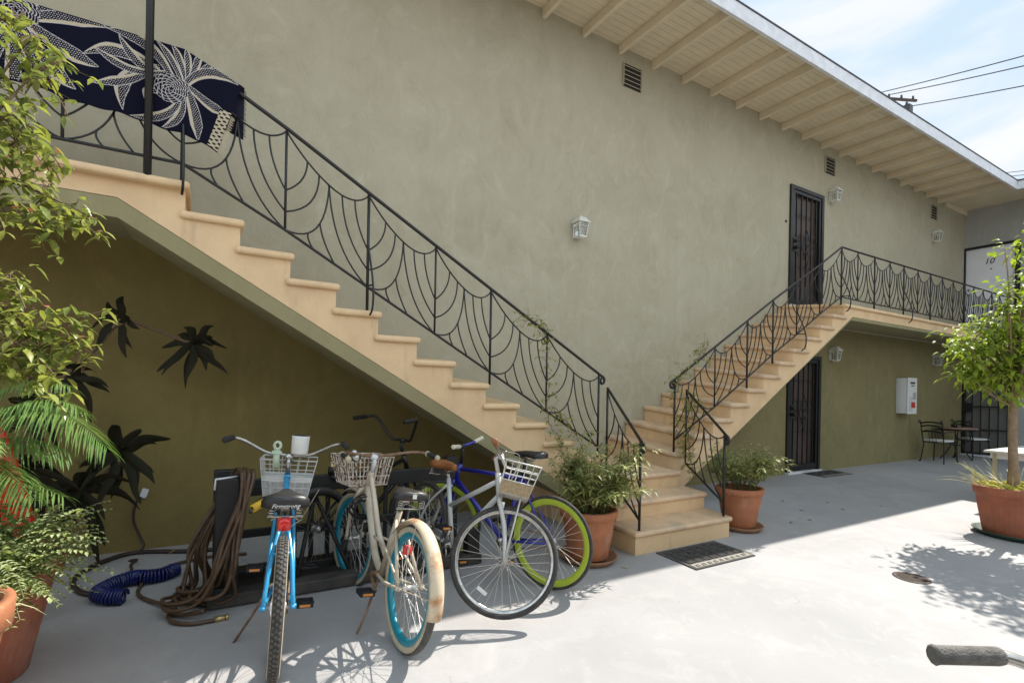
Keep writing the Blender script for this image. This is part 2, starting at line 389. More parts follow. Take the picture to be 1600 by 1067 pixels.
_b = g.node_tree.nodes['Principled BSDF']; _b.inputs['Transmission Weight'].default_value = .9; _b.inputs['Roughness'].default_value = .12; _b.inputs['Base Color'].default_value = (.9,.9,.85,1)
MT['glass'] = g

add_layer(MT['terracotta'], (.52,.36,.26), (7,7,2.5), .54, .70, .55, 8)
add_layer(MT['terracotta'], (.16,.075,.045), (16,16,16), .60, .74, .6)
add_layer(MT['terracotta_red'], (.46,.27,.19), (6,6,2), .55, .72, .45, 8)
add_layer(MT['terracotta_red'], (.15,.06,.035), (14,14,5), .58, .74, .6)
# ------------------------------------------------------------------ light, sky, camera
SUN = Vector((.90, .152, 1.0)).normalized()      # towards the sun
W = bpy.data.worlds.new('World'); SC.world = W; W.use_nodes = True
nt = W.node_tree; N = nt.nodes; L = nt.links; bg = N['Background']
sky = N.new('ShaderNodeTexSky'); sky.sky_type = 'NISHITA'; sky.sun_disc = False
sky.sun_elevation = math.asin(SUN.z); sky.sun_rotation = math.atan2(SUN.x, SUN.y)
sky.air_density = 1.0; sky.dust_density = .6; sky.ozone_density = 1.0
tc = N.new('ShaderNodeTexCoord')
mp = N.new('ShaderNodeMapping'); mp.inputs['Scale'].default_value = (1.0, 1.0, 2.6); L.new(tc.outputs['Generated'], mp.inputs['Vector'])
nz = N.new('ShaderNodeTexNoise'); nz.inputs['Scale'].default_value = 2.6; nz.inputs['Detail'].default_value = 7; nz.inputs['Roughness'].default_value = .55; nz.inputs['Distortion'].default_value = .5
L.new(mp.outputs['Vector'], nz.inputs['Vector'])
mr = N.new('ShaderNodeMapRange'); mr.inputs['From Min'].default_value = .43; mr.inputs['From Max'].default_value = .66; mr.interpolation_type = 'SMOOTHSTEP'
L.new(nz.outputs['Fac'], mr.inputs['Value'])
mx = N.new('ShaderNodeMix'); mx.data_type = 'RGBA'; 
ml = N.new('ShaderNodeMath'); ml.operation = 'MULTIPLY'; L.new(mr.outputs['Result'], ml.inputs[0])
sx = N.new('ShaderNodeSeparateXYZ'); L.new(tc.outputs['Generated'], sx.inputs[0])
# clouds behind the camera are made brighter to fill the shaded wall and ground
cb = N.new('ShaderNodeMapRange'); cb.inputs['From Min'].default_value = .15; cb.inputs['From Max'].default_value = -.45; cb.inputs['To Min'].default_value = 1.0; cb.inputs['To Max'].default_value = 2.9
L.new(sx.outputs['Y'], cb.inputs['Value'])
cv = N.new('ShaderNodeVectorMath'); cv.operation = 'SCALE'; cv.inputs[0].default_value = (1.80, 1.78, 1.76); L.new(cb.outputs['Result'], cv.inputs['Scale']); L.new(cv.outputs[0], mx.inputs['B'])
zf = N.new('ShaderNodeMapRange'); zf.inputs['From Min'].default_value = .35; zf.inputs['From Max'].default_value = .75; zf.inputs['To Min'].default_value = .85; zf.inputs['To Max'].default_value = .6
L.new(sx.outputs['Z'], zf.inputs['Value']); L.new(zf.outputs['Result'], ml.inputs[1])
L.new(ml.outputs[0], mx.inputs['Factor']); cap = N.new('ShaderNodeMix'); cap.data_type = 'RGBA'; cap.blend_type = 'DARKEN'; cap.inputs['Factor'].default_value = 1; cap.inputs['B'].default_value = (1.16,1.46,1.80,1)
L.new(sky.outputs['Color'], cap.inputs['A']); L.new(cap.outputs['Result'], mx.inputs['A']); L.new(mx.outputs['Result'], bg.inputs['Color'])
bg.inputs['Strength'].default_value = .15
sl = bpy.data.lights.new('sun', 'SUN'); sl.energy = 2.0; sl.angle = R_(.53); sl.color = (1., .95, .87)
so = bpy.data.objects.new('sun', sl); COL.objects.link(so); so.rotation_euler = SUN.to_track_quat('Z','Y').to_euler()
so.location = (20, 3, 30)
cam = bpy.data.cameras.new('camera'); co = bpy.data.objects.new('camera', cam); COL.objects.link(co); SC.camera = co
cam.sensor_width = 36; cam.lens = 36*810/1600; cam.shift_y = (610-533.5)/1600; cam.clip_end = 2000; cam.clip_start = .05
AX = math.atan2(2140-800, 810.)
fw = Vector((math.cos(AX), math.sin(AX), 0)); rt = Vector((math.sin(AX), -math.cos(AX), 0)); upv = Vector((0,0,1))
mm = Matrix((rt, upv, -fw)).transposed()
rollm = Matrix.Rotation(R_(1.05), 3, 'Z')
co.matrix_world = Matrix.Translation((0, -5.168, 1.35)) @ (mm @ rollm).to_4x4()
SC.view_settings.view_transform = 'Standard'; SC.view_settings.look = 'None'; SC.view_settings.gamma = 1; SC.view_settings.exposure = 1.95
# ================================================================== the setting
mb = MB()
xs = [-300,-40,-20,-12,-6,-3,0,3,6,9,12,15,18,24,40,300]; ys = [300,40,8,0,-1,-2,-3,-4,-6,-9,-14,-40,-300]
idx = {}
vs = []
for j,y in enumerate(ys):
    for i,x in enumerate(xs): vs.append((x,y,gz(y)))
n = len(xs)
mb.add(vs, [(j*n+i, (j+1)*n+i, (j+1)*n+i+1, j*n+i+1) for j in range(len(ys)-1) for i in range(n-1)], 0, False)
tag(mb.build('ground', MT['ground']), kind='structure')

# ---- the two-storey building with its rear wing
B = thing('apartment_building', 'long sage stucco apartment block with rafters under cream eaves', 'building', (8,2,0))
def P(m, name, mats, label=None, parent=None, **k):
    o = m.build(name, mats, parent or B, label, **k)
    if (parent or B) is B: o.matrix_parent_inverse = Matrix.Translation((-8,-2,0))
    return o
DX0, DX1 = 8.64, 9.62
ZT = 5.83
w = MB()
w.bb(-14, DX0, 0, .22, -.1, ZT+.116); w.bb(DX1, 16.0, 0, .22, -.1, ZT+.116)
w.bb(DX0, DX1, 0, .22, 2.08, 2.86); w.bb(DX0, DX1, 0, .22, 4.97, ZT+.116)
P(w, 'wall', MT['stucco'])
w = MB()                       # rear wing wall facing -x, with the two door openings cut
RX = 16.0
w.bb(RX, RX+.22, -9, -1.02, -.4, ZT+.1165); w.bb(RX, RX+.22, -1.02, .2, 2.25, 2.85); w.bb(RX, RX+.22, -1.02, .2, 5.02, ZT+.1165)
P(w, 'wall', MT['stucco_rear'], 'grey green rear wing wall')
w = MB(); w.bb(-14, 21.9, .25, 8, -.1, ZT+.11); w.bb(16.25, 21.9, -9, .25, -.4, ZT+.11)
P(w, 'core', MT['dark_void'])
# rafters, soffit boards, fascia, roof deck
EV = -1.25
w = MB()
for k in range(14): w.bb(-14, 14.75, EV+.02+k*.0905, EV+.02+k*.0905+.086, ZT+.097, ZT+.115)
for k in range(14): w.bb(14.78+k*.0905, 14.78+k*.0905+.086, -9, .0, ZT+.097, ZT+.115)
w.bb(-14, 16, EV+.02, .0, ZT+.118, ZT+.128)
P(w, 'eave_boards', MT['cream_wood'])
for i in range(-16, 17):
    x = 4.695 + .6096*i
    if x > 14.7: break
    m_ = MB(); m_.bb(x-.025, x+.025, EV+.03, .0, ZT-.02, ZT+.095)
    P(m_, 'rafter', MT['cream_wood'], bev=.004, bseg=1)
for i in range(8):
    y = -1.65 - .61*i
    m_ = MB(); m_.bb(14.83, 16.0, y-.025, y+.025, ZT-.02, ZT+.095)
    P(m_, 'rafter', MT['cream_wood'], bev=.004, bseg=1)
m_ = MB(); m_.bb(14.8, 16, -.045, -.002, ZT-.02, ZT+.095); P(m_, 'rafter', MT['cream_wood'])
m_ = MB(); m_.bb(-14, 14.75, EV-.025, EV+.018, ZT-.035, ZT+.14); m_.bb(14.752, 14.79, -9, EV+.018, ZT-.035, ZT+.14)
P(m_, 'fascia', MT['white_trim'], 'white fascia board along the eave')
m_ = MB(); m_.bb(-14, 14.72, EV-.035, .4, ZT+.143, ZT+.158); m_.bb(14.722, 21.9, -9, .4, ZT+.143, ZT+.158); m_.bb(-14, 22, .4, 8.2, ZT+.1435, ZT+.25)
P(m_, 'roof', MT['roof'])
for vx in (4.91, 9.84, 14.21):     # louvred vents
    f = MB(); x0, x1, z0, z1 = vx-.155, vx+.155, 5.42, 5.72
    f.bb(x0, x1, -.012, -.003, z0, z1, 0)
    vo = P(f, 'vent', MT['dark_void'])
    f = MB()
    for k in range(5):
        zz = z0 + .03 + k*.06
        f.box((vx, -.018, zz), (.30,.035,.007), Euler((R_(35),0,0)))
    f.bb(x0-.012, x0, -.03, 0, z0, z1); f.bb(x1, x1+.012, -.03, 0, z0, z1)
    f.build('slats', MT['stucco'], vo)
    vo.matrix_parent_inverse = Matrix.Translation((-8,-2,0))
# ---- barred security doors
def security_door(z0, z1, label):
    d = MB(); d.bb(DX0+.055, DX1-.055, .06, .10, z0+.02, z1-.05, 0)
    dm = P(d, 'security_door', MT['brown_door'], label)
    f = MB()
    f.bb(DX0-.035, DX0+.05, -.035, .12, z0, z1); f.bb(DX1-.05, DX1+.02, -.035, .12, z0, z1); f.bb(DX0+.05, DX1-.05, -.033, .12, z1-.06, z1)
    f.bb(DX0+.06, DX0+.11, -.02, .03, z0+.02, z1-.07); f.bb(DX1-.11, DX1-.06, -.02, .03, z0+.02, z1-.07)
    f.bb(DX0+.11, DX1-.11, -.018, .028, z1-.12, z1-.07); f.bb(DX0+.11, DX1-.11, -.018, .028, z0+.02, z0+.12)
    f.build('frame', MT['iron'], dm)
    b = MB(); n = 5
    for k in range(n):
        x = DX0+.11 + (DX1-DX0-.22)*(k+.5)/n
        b.bb(x-.008, x+.008, -.008, .012, z0+.12, z1-.12)
    for zz in (.34, .60, .78): b.bb(DX0+.11, DX1-.11, .013, .019, z0+(z1-z0)*zz-.008, z0+(z1-z0)*zz+.008)
    b.build('bars', MT['iron'], dm)
    s = MB(); xc = (DX0+DX1)/2; zc = z0+(z1-z0)*.49
    for sx in (-1,1):
        s.tube([(xc, -.012, zc+.34),(xc+sx*.05,-.012,zc+.24),(xc+sx*.14,-.012,zc+.02),(xc+sx*.06,-.012,zc-.16),(xc,-.012,zc-.30)], .008, 6)
        for q in (-1,1):
            s.tube([(xc+sx*(.02+.062*math.cos(a)*(1-a/9)), -.014, zc+q*(.06+.055*math.sin(a)*(1-a/9))) for a in [i*.45 for i in range(16)]], .007, 5)
            s.tube([(xc+sx*(.24+.05*math.cos(a)*(1-a/9)), -.014, zc+q*(.07+.06*math.sin(a)*(1-a/9))) for a in [i*.45 for i in range(16)]], .006, 5)
    s.build('scroll_ornament', MT['iron'], dm)
    k = MB(); k.bb(DX0+.035, DX0+.15, -.045, -.02, z0+.92, z0+1.16); k.ball((DX0+.09,-.06,z0+1.10), .03, 6); k.ball((DX0+.09,-.075,z0+.99), .034, 6); k.tube([(DX0+.09,-.075,z0+.99),(DX0+.17,-.08,z0+.985)], .012, 6)
    k.build('lock', MT['iron'], dm)
    t = MB(); t.bb(DX0-.04, DX1+.03, -.07, .1, z0-.035, z0+.0, 0); t.build('threshold', MT['white_trim'], dm)
security_door(.035, 2.06, 'dark barred security door at ground level under the stair')
security_door(2.905, 4.965, 'dark barred security door at the top of the stair')
m_ = MB(); m_.ball((8.50,-.01,4.31), .022, 6, 0, (1,.6,1)); P(m_, 'doorbell', MT['iron'])
# number 10 door and lower gate in the rear wing
d = MB(); d.bb(RX+.03, RX+.08, -.93, -.03, 2.95, 4.96); dm = P(d, 'white_door', MT['white_paint'], 'white door with number 10')
f = MB(); f.bb(RX-.02, RX+.1, -1.01, -.93, 2.86, 5.0); f.bb(RX-.02, RX+.1, -.03, .0, 2.86, 5.0); f.bb(RX-.02, RX+.1, -.93, -.03, 4.96, 5.01)
f.build('frame', MT['iron'], dm)
k = MB(); k.ball((RX-.03,-.10,3.86), .028, 6); k.lathe([(.001,-.01),(.03,-.01),(.03,.0),(.001,.0)], 12, Matrix.Translation((RX+.02,-.10,3.99)) @ Matrix.Rotation(R_(90),4,'Y')); k.build('knob', MT['chrome'], dm)
k = MB(); k.ball((RX+.02,-.50,4.44), .016, 5); k.build('peephole', MT['ink'], dm)
def text(s, M, size, mt, name, parent, shear=0, ext=.004):
    c = bpy.data.curves.new(name, 'FONT'); c.body = s; c.size = size; c.extrude = ext; c.shear = shear; c.align_x = 'CENTER'; c.align_y = 'CENTER'; c.resolution_u = 2
    o = bpy.data.objects.new('tmp', c); COL.objects.link(o)
    dg = bpy.context.evaluated_depsgraph_get(); me = bpy.data.meshes.new_from_object(o.evaluated_get(dg))
    bpy.data.objects.remove(o); me.transform(M); me.materials.clear(); me.materials.append(mt)
    r = bpy.data.objects.new(name, me); COL.objects.link(r)
    if parent: r.parent = parent
    return r
Mface = lambda p: Matrix.Translation(p) @ Matrix(((0,0,-1,0),(-1,0,0,0),(0,1,0,0),(0,0,0,1)))   # text read from -x
Mfront = lambda p: Matrix.Translation(p) @ Matrix(((1,0,0,0),(0,0,-1,0),(0,1,0,0),(0,0,0,1)))   # text read from -y
text('10', Mface((RX+.026,-.46,4.62)), .19, MT['ink'], 'door_number', dm, .25)
d = MB(); d.bb(RX+.10, RX+.14, -1.0, .0, .02, 2.2); dm = P(d, 'metal_gate', MT['mesh_dark'], 'dark meshed metal gate below door 10')
f = MB()
for y in (-1.0, -.045): f.bb(RX-.02, RX+.06, y-.02, y+.025, -.03, 2.24)
for k in range(1,6): f.bb(RX+.005, RX+.025, -1.0+.16*k-.009, -1.0+.16*k+.009, .03, 2.2)
for z in (.06, .62, 1.17, 1.72, 2.2): f.bb(RX+.027, RX+.047, -.98, -.07, z-.012, z+.012)
f.bb(RX-.04, RX+.005, -.20, -.02, 1.05, 1.25)
f.build('bars', MT['iron'], dm)
m_ = MB(); m_.bb(RX-.05, RX+.1, -1.0, .0, -.03, .018); m_.build('sill', MT['white_trim'], dm)

# ---- unseen courtyard wing added behind the camera to block low sky, shape bounce
C2 = thing('apartment_building', 'unseen sage stucco wing behind the photographer, added to shape the courtyard light', 'building', (0,-13,-.4))
def PC(m, nm, mt):  # wall, roof and windows of the added unseen wing
    o = m.build(nm, mt, C2); o.matrix_parent_inverse = Matrix.Translation((0,13,.4)); return o
w = MB(); w.bb(-10,14,-15,-12,-.5,3.2); w.bb(-14,-10,-15,-4.2,-.5,3.2); PC(w,'wall',MT['stucco'])
w = MB(); w.bb(-10,14.3,-15.2,-11.3,3.2,3.4); w.bb(-14,-9.2,-15.2,-3.8,3.201,3.401); PC(w,'roof',MT['roof'])
for x in (-7,-3,1,5,9):
    for z in (.9,):
        w = MB(); w.bb(x-.6,x+.6,-12.0,-11.985,z,z+1.3); fo = PC(w,'window',MT['dark_void']); w = MB(); w.bb(x-.66,x-.6,-12.02,-11.97,z-.06,z+1.36); w.bb(x+.6,x+.66,-12.02,-11.97,z-.06,z+1.36); w.bb(x-.6,x+.6,-12.02,-11.97,z+1.3,z+1.36); w.bb(x-.6,x+.6,-12.02,-11.97,z-.06,z); w.bb(x-.02,x+.02,-11.984,-11.972,z,z+1.3); fr2 = w.build('frame',MT['white_trim'],fo)
# ================================================================== stairs
TL = .08      # every tread and landing falls 8 cm to the outer edge
def tread(mb, c, th=.055):    # c: 4 corners (x,y,z) ccw seen from above
    mb.hexa([(x,y,z-th) for x,y,z in c] + [(x,y,z) for x,y,z in c], 0, False)
YO = -1.0; YB = -.965
# --- left flight
SL = thing('staircase', 'left stair with tan bullnose steps climbing to the left above the bicycles', 'stairs', (2,-.5,0))
def PS(m, name, mats, par, label=None, **k):
    o = m.build(name, mats, par, label, **k); o.matrix_parent_inverse = Matrix.Translation(-Vector(par.location)); return o
lx = lambda k: -.07 + .3365*(15-k); lz = lambda k: .85 + .187*(k-5)     # outer tip x and top z of left tread k
def zt(z, y): return z + TL*(1+y)      # height at depth y for outer-edge height z
for k in range(4, 16):
    x1 = lx(k); x0 = lx(k+1)-.06 if k < 15 else -3.2
    m_ = MB(); z = lz(k)
    yo_ = YO if k < 15 else -1.035
    tread(m_, [(x0,yo_,z),(x1,yo_,z),(x1,-.01,zt(z,0)),(x0,-.01,zt(z,0))])
    PS(m_, 'tread', MT['tan'], SL, bev=.022, bseg=3, recalc=True)
poly = [(-3.2, 2.56), (-.47, 2.56)]
L1 = lambda x: 2.54 - .585*(x+.46)
poly.append((3.9, L1(3.9)+.02)); 
xe = 3.9
top = []
for k in range(4, 16):
    x1 = lx(k)-.028; x0 = (lx(k+1)-.028) if k < 15 else -3.2
    top += [(x1, lz(k)-.05), (x0, lz(k)-.05)]
body = [(-3.2,2.55),(-.47,2.55),(3.60,L1(3.60)+.0)] + [(3.60, lz(4)-.05)] + top[1:]
m_ = MB(); m_.prism(body, YB, -.005, 0, lambda x,y,z: z + TL*(1+y)*.9)
PS(m_, 'steps', MT['tan'], SL, recalc=True)
# green chamfered band and soffit under it
def band(path, drop, ins, x_end=None):
    m_ = MB(); q = []
    for x, z in path: q += [(x,YB+.004,z), (x,YB+ins,z-drop), (x,-.004,z-drop+TL), (x,-.004,z+TL*.8)]
    n = len(path)
    for i in range(n-1):
        a, b = i*4, i*4+4
        m_.add([q[a],q[a+1],q[b+1],q[b]], [(0,1,2,3)], 0, False); m_.add([q[a+1],q[a+2],q[b+2],q[b+1]], [(0,1,2,3)], 0, False)
        m_.add([q[a],q[b],q[b+3],q[a+3]], [(0,1,2,3)], 0, False)
    m_.add(q[-4:], [(0,1,2,3)], 0, False); m_.add(q[:4], [(3,2,1,0)], 0, False)
    return m_
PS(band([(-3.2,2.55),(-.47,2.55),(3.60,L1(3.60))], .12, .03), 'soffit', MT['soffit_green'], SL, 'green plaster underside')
# --- right flight and the walkway
SRR = thing('staircase', 'right stair with tan bullnose steps climbing to the walkway by the upper door', 'stairs', (8,-.5,0))
xo = lambda k: 5.09 + .339*(k-5); zo = lambda k: .85 + .193*(k-5)
xw = lambda k: 4.55 + .340*(k-4); zw = lambda k: .745 + .19*(k-4)
for k in range(4, 16):
    m_ = MB()
    if k < 15: c = [(xo(k),YO,zo(k)),(xo(k+1)+.06,YO,zo(k)),(xw(k+1)+.06,-.005,zw(k)+.05),(xw(k),-.005,zw(k)+.05)]
    else: c = [(xo(k),YO,zo(k)),(RX-.02,YO,zo(k)),(RX-.02,-.005,zo(k)+TL),(xw(k),-.005,zo(k)+TL)]
    tread(m_, c)
    PS(m_, 'tread' if k < 15 else 'walkway_deck', MT['tread'] if k < 15 else MT['tan'], SRR, bev=.02, bseg=3, recalc=True)
L2 = lambda x: 2.60 + .605*(x-8.75)
def prof(xf, zf, yy, o):
    q = []
    for k in range(4, 16):
        q += [(xf(k)+.028, zf(k-1)-.05 if k > 4 else L2(xf(4))-.3), (xf(k)+.028, zf(k)-.05)]
    return q
m_ = MB()
A = [(x, YB, z) for x, z in prof(xo, zo, YB, 0)] + [(RX-.02, YB, zo(15)-.05),(RX-.02,YB,2.60),(8.75,YB,2.60),(xo(4)+.028,YB,L2(xo(4)+.028)-.05)]
Bq = [(x, -.006, z+.05) for x, z in prof(xw, zw, 0, 0)] + [(RX-.02,-.006, zo(15)+.03),(RX-.02,-.006,2.66),(8.75,-.006,2.66),(xw(4)+.028,-.006,L2(xo(4)+.028)-.05)]
n = len(A)
m_.add(A+Bq, [tuple(range(n)), tuple(range(2*n-1,n-1,-1))] + [((i+1)%n, i, n+i, n+(i+1)%n) for i in range(n)], 0, False)
PS(m_, 'steps', MT['tan'], SRR, recalc=True)
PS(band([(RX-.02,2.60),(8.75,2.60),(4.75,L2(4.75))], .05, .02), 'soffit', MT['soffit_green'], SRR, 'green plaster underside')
# thin olive panels put the shade below stairs and walkway into the wall colour
m_ = MB(); m_.prism([(-13.9,-.1),(3.58,-.1),(3.58,L1(3.58)+.02),(-.47,2.56),(-13.9,2.56)], -.005, .0); P(m_, 'wall_shade_panel', MT['wall_shade_tone'], 'wall below the left stair with its shade painted in olive', recalc=True)
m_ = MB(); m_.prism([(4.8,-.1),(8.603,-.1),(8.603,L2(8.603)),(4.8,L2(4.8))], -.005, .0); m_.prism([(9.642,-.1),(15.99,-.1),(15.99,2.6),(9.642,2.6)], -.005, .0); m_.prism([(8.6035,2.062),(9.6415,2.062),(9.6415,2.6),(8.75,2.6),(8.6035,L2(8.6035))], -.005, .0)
P(m_, 'wall_shade_panel', MT['wall_shade_tone_far'], 'wall below the right stair and walkway with its shade painted in olive', recalc=True)
# --- shared bottom flight coming out towards the courtyard
SB = thing('staircase', 'short bottom flight of three wide tan steps between the two stairs', 'stairs', (3.9,-1,0))
for (x0,x1,y0,zf,zb) in [(3.25,4.58,-1.90,.135,.16),(3.30,4.575,-1.60,.325,.345),(3.36,4.52,-1.30,.505,.56)]:
    m_ = MB(); yb = y0+.36 if zf < .5 else -.01
    tread(m_, [(x0,y0,zf),(x1,y0,zf),(x1,yb,zb),(x0,yb,zb)], .05); PS(m_, 'tread', MT['tread'], SB, bev=.02, bseg=3, recalc=True)
    m_ = MB(); zl = -.12
    m_.hexa([(x0+.025,y0+.028,zl),(x1-.025,y0+.028,zl),(x1-.025,-.02,zl),(x0+.025,-.02,zl),(x0+.025,y0+.028,zf-.045),(x1-.025,y0+.028,zf-.045),(x1-.025,-.02,zb-.045),(x0+.025,-.02,zb-.045)])
    PS(m_, 'riser', MT['tan'], SB)

# ================================================================== wrought iron railings
def rail_bay(mb, b0, t0, b1, t1, r=.0068, left=True, right=True):
    """leaf motif between two posts: bottoms b0,b1 and tops t0,t1"""
    b0, t0, b1, t1 = map(Vector, (b0,t0,b1,t1))
    def p(s, h): return (b0+(b1-b0)*s)*(1-h) + (t0+(t1-t0)*s)*h
    def c(pts): mb.tube([p(*q) for q in pts], r, 6)
    def bz(a, ctl, e, n=8): return [((1-t)**2*a[0]+2*t*(1-t)*ctl[0]+t*t*e[0], (1-t)**2*a[1]+2*t*(1-t)*ctl[1]+t*t*e[1]) for t in [i/n for i in range(n+1)]]
    arc1 = bz((0,.97),(.22,.80),(.5,.76),8); arc2 = bz((.5,.76),(.82,.72),(1,.97),8)
    c(arc1); c(arc2)
    def on(arc, s):
        for a, b in zip(arc, arc[1:]):
            if a[0] <= s <= b[0]:
                t = (s-a[0])/(b[0]-a[0]+1e-9); return (s, a[1]+(b[1]-a[1])*t)
        return arc[-1]
    # right half of the leaf on post 0
    o1 = bz((.5,.76),(.47,.10),(0,.0),12); c(o1)
    a = on(arc1,.24); c(bz(a,(.24,a[1]-.22),(0,.39)))
    a = on(arc1,.38); c(bz(a,(.38,a[1]-.36),(0,.18)))
    # left half of the leaf on post 1
    c(bz((.5,.76),(.55,.12),(1,.0),12))
    a = on(arc2,.66); c(bz(a,(.68,a[1]-.42),(1,.18)))
    a = on(arc2,.82); c(bz(a,(.83,a[1]-.25),(1,.39)))
    # drops from the lower leaf edge to the bottom rail
    def at(cv, s):
        best = min(cv, key=lambda q: abs(q[0]-s)); return best
    q = at(o1,.40); c(bz(q,(.42,q[1]*.5),(.58,.0)))
    q = at(o1,.24); c(bz(q,(.24,q[1]*.5),(.33,.0)))
def railing(name, label, cat, posts, group=None, feet=None, brackets=(), curl_start=None, curl_end=None, rail_r=.0145, skip=()):
    """posts: list of (bottom, top) points"""
    c0 = Vector(posts[len(posts)//2][0])
    T = thing(name, label, cat, c0, group=group)
    def PP(m, nm): 
        o = m.build(nm, MT['iron'], T); o.matrix_parent_inverse = Matrix.Translation(-c0); return o
    m_ = MB(); tp = [Vector(t) for b,t in posts]
    if curl_end: 
        d = (tp[-1]-tp[-2]).normalized(); cx = tp[-1]+d*.05
        tp = tp + [tp[-1]+d*.05] + [cx + Vector((0,0,-.045)) + Vector((d.x*math.sin(a), d.y*math.sin(a), math.cos(a)))*.045*(1-a/11) for a in [i*.5 for i in range(1,13)]]
    m_.tube(tp, rail_r, 8, flat=(1,1.0)); PP(m_, 'top_rail')
    m_ = MB(); m_.tube([b for b,t in posts], .011, 6); PP(m_, 'bottom_rail')
    for i,(b,t) in enumerate(posts):
        m_ = MB(); b, t = Vector(b), Vector(t); f = (feet or {}).get(i)
        m_.tube([Vector((b.x,b.y,f)) if f is not None else b, t], .0125 if f is not None else .0095, 6); PP(m_, 'post')
    for i in range(len(posts)-1):
        m_ = MB()
        rail_bay(m_, posts[i][0], posts[i][1], posts[i+1][0], posts[i+1][1]); PP(m_, 'leaf_scrollwork')
    for (i, dx) in brackets:
        b, t = map(Vector, posts[i]); m_ = MB(); mid = b.lerp(t,.45)
        pts = spline([mid, b.lerp(t,.12)+V(dx*.4,-.10,0), b+V(dx*.55,-.135,-.07), b+V(dx*.45,-.12,-.19), b+V(dx*.15,-.075,-.235)], 6)
        m_.tube(pts, .0085, 6); m_.tube([b+V(0,0,.01), b+V(dx*.5,-.12,.0)], .007, 6); PP(m_, 'scroll_bracket')
    return T
yr = -.95
# left stair: level part over the landing, then the slope down
lp = [(-1.98,2.86,3.62),(-1.35,2.86,3.62),(-.75,2.86,3.62),(-.12,2.86,3.62)]
LP = [((x,yr,zb),(x,yr,zt_)) for x,zb,zt_ in lp]
slb = lambda x: 2.525 - .568*(x-.53); slt = lambda x: 3.285 - .564*(x-.53)
for x in (.535,1.16,1.75,2.305,2.945,3.62): LP.append(((x,yr,slb(x)),(x,yr,slt(x))))
ft = {3: 2.71, 5: lz(12)-.02, 7: lz(8)-.02, 9: lz(4)-.02}
ft[5] = 1.97; ft[7] = 1.40; ft[9] = .62
RL = railing('railing', 'black iron railing with leaf scrollwork along the left stair under the towel', 'railing', LP, feet=ft, brackets=((3,.02),(5,.02)), curl_end=True)
rp = [(8.43,2.88,3.645),(7.84,2.56,3.295),(7.25,2.215,2.965),(6.69,1.905,2.65),(6.135,1.57,2.32),(5.495,1.19,1.94),(4.78,.80,1.515)]
wk = [(x,2.875,3.64) for x in (15.95,15.48,15.01,14.55,14.06,13.57,13.06,12.55,12.06,11.55,11.03,10.49,9.98,9.46,8.92)]
RP = [((x,yr,b),(x,yr,t)) for x,b,t in wk+rp]
nw = len(wk)
RRr = railing('railing', 'black iron railing with leaf scrollwork along the right stair and upper walkway', 'railing', RP, feet={0:2.76,3:2.76,6:2.76,9:2.76,11:2.76,13:2.76,nw:2.76,nw+3:1.78,nw+4:1.42,nw+6:.66}, brackets=((nw,.02),(nw+2,.02),(11,.02),(6,.02)), curl_end=True)
LLp = [((3.63,-1.08,.52),(3.63,-1.08,1.39)),((3.34,-1.85,.23),(3.34,-1.85,.93))]
railing('railing', 'short black iron handrail on the left side of the bottom steps', 'railing', LLp, feet={1:.12,0:.5}, curl_end=True)
RLp = [((4.83,-1.08,.55),(4.83,-1.08,1.39)),((4.49,-1.85,.27),(4.49,-1.85,.96))]
railing('railing', 'short black iron handrail on the right side of the bottom steps', 'railing', RLp, feet={1:.13}, curl_end=True)
# porch post
m_ = MB(); m_.tube([(-.31,-1.008,2.70),(-.31,-1.008,5.80)],.024,12)
tag(m_.build('porch_post', MT['iron']), 'slim black steel post rising from the left landing in front of the towel', 'post')

# ================================================================== wall lanterns
def lantern(loc, label):
    T = thing('wall_lantern', label, 'wall lamp', loc, group='white wall lanterns'); T.scale = (.76,.76,.78)
    m_ = MB(); m_.bb(-.07,.07,-.018,0,-.14,.16); m_.bb(-.02,.02,-.07,-.018,.10,.125); m_.build('backplate', MT['lantern'], T, bev=.006, bseg=1)
    m_ = MB(); yc = -.12
    def ring(z, w): return [(-w,yc-w,z),(w,yc-w,z),(w,yc+w,z),(-w,yc+w,z)]
    m_.hexa(ring(.085,.115)+ring(.105,.115)); m_.hexa(ring(.105,.108)+ring(.15,.075)); m_.hexa(ring(.15,.07)+ring(.165,.07)); m_.hexa(ring(.165,.06)+ring(.185,.022)); m_.ball((0,yc,.195),.014,5)
    m_.build('roof', MT['lantern'], T)
    m_ = MB(); a, b = ring(.085,.092), ring(-.125,.066)
    for i in range(4):
        m_.tube([a[i], b[i]], .0085, 4)
        mid = [(Vector(a[i])+Vector(a[(i+1)%4]))/2, (Vector(b[i])+Vector(b[(i+1)%4]))/2]
        m_.tube([Vector(a[i])*.72+Vector(b[i])*.28, Vector(a[(i+1)%4])*.72+Vector(b[(i+1)%4])*.28], .005, 4)
    m_.hexa(ring(-.145,.072)+ring(-.122,.072)); m_.hexa(ring(-.165,.035)+ring(-.145,.06))
    m_.build('frame', MT['lantern'], T)
    m_ = MB(); m_.hexa(ring(-.12,.058)+ring(.083,.082)); m_.build('glass', MT['glass'], T)
    m_ = MB(); m_.lathe([(.001,-.12),(.022,-.12),(.022,-.05),(.012,-.045)],10,Matrix.Translation((0,yc,0))); m_.ball((0,yc,-.005),.032,8,0,(1,1,1.2)); m_.build('bulb', MT['white_plastic'], T)
    return T
LA = lantern((4.02,-.0,3.37), 'white lantern alone in the middle of the tall blank wall')
dup(LA, (9.9,0,5.02), None, 'white lantern beside the top of the upper barred door')
dup(LA, (14.22,0,5.0), None, 'white lantern on the upper wall near the door numbered 10')
dup(LA, (10.0,0,2.12), None, 'white lantern just under the right stair by the lower barred door')
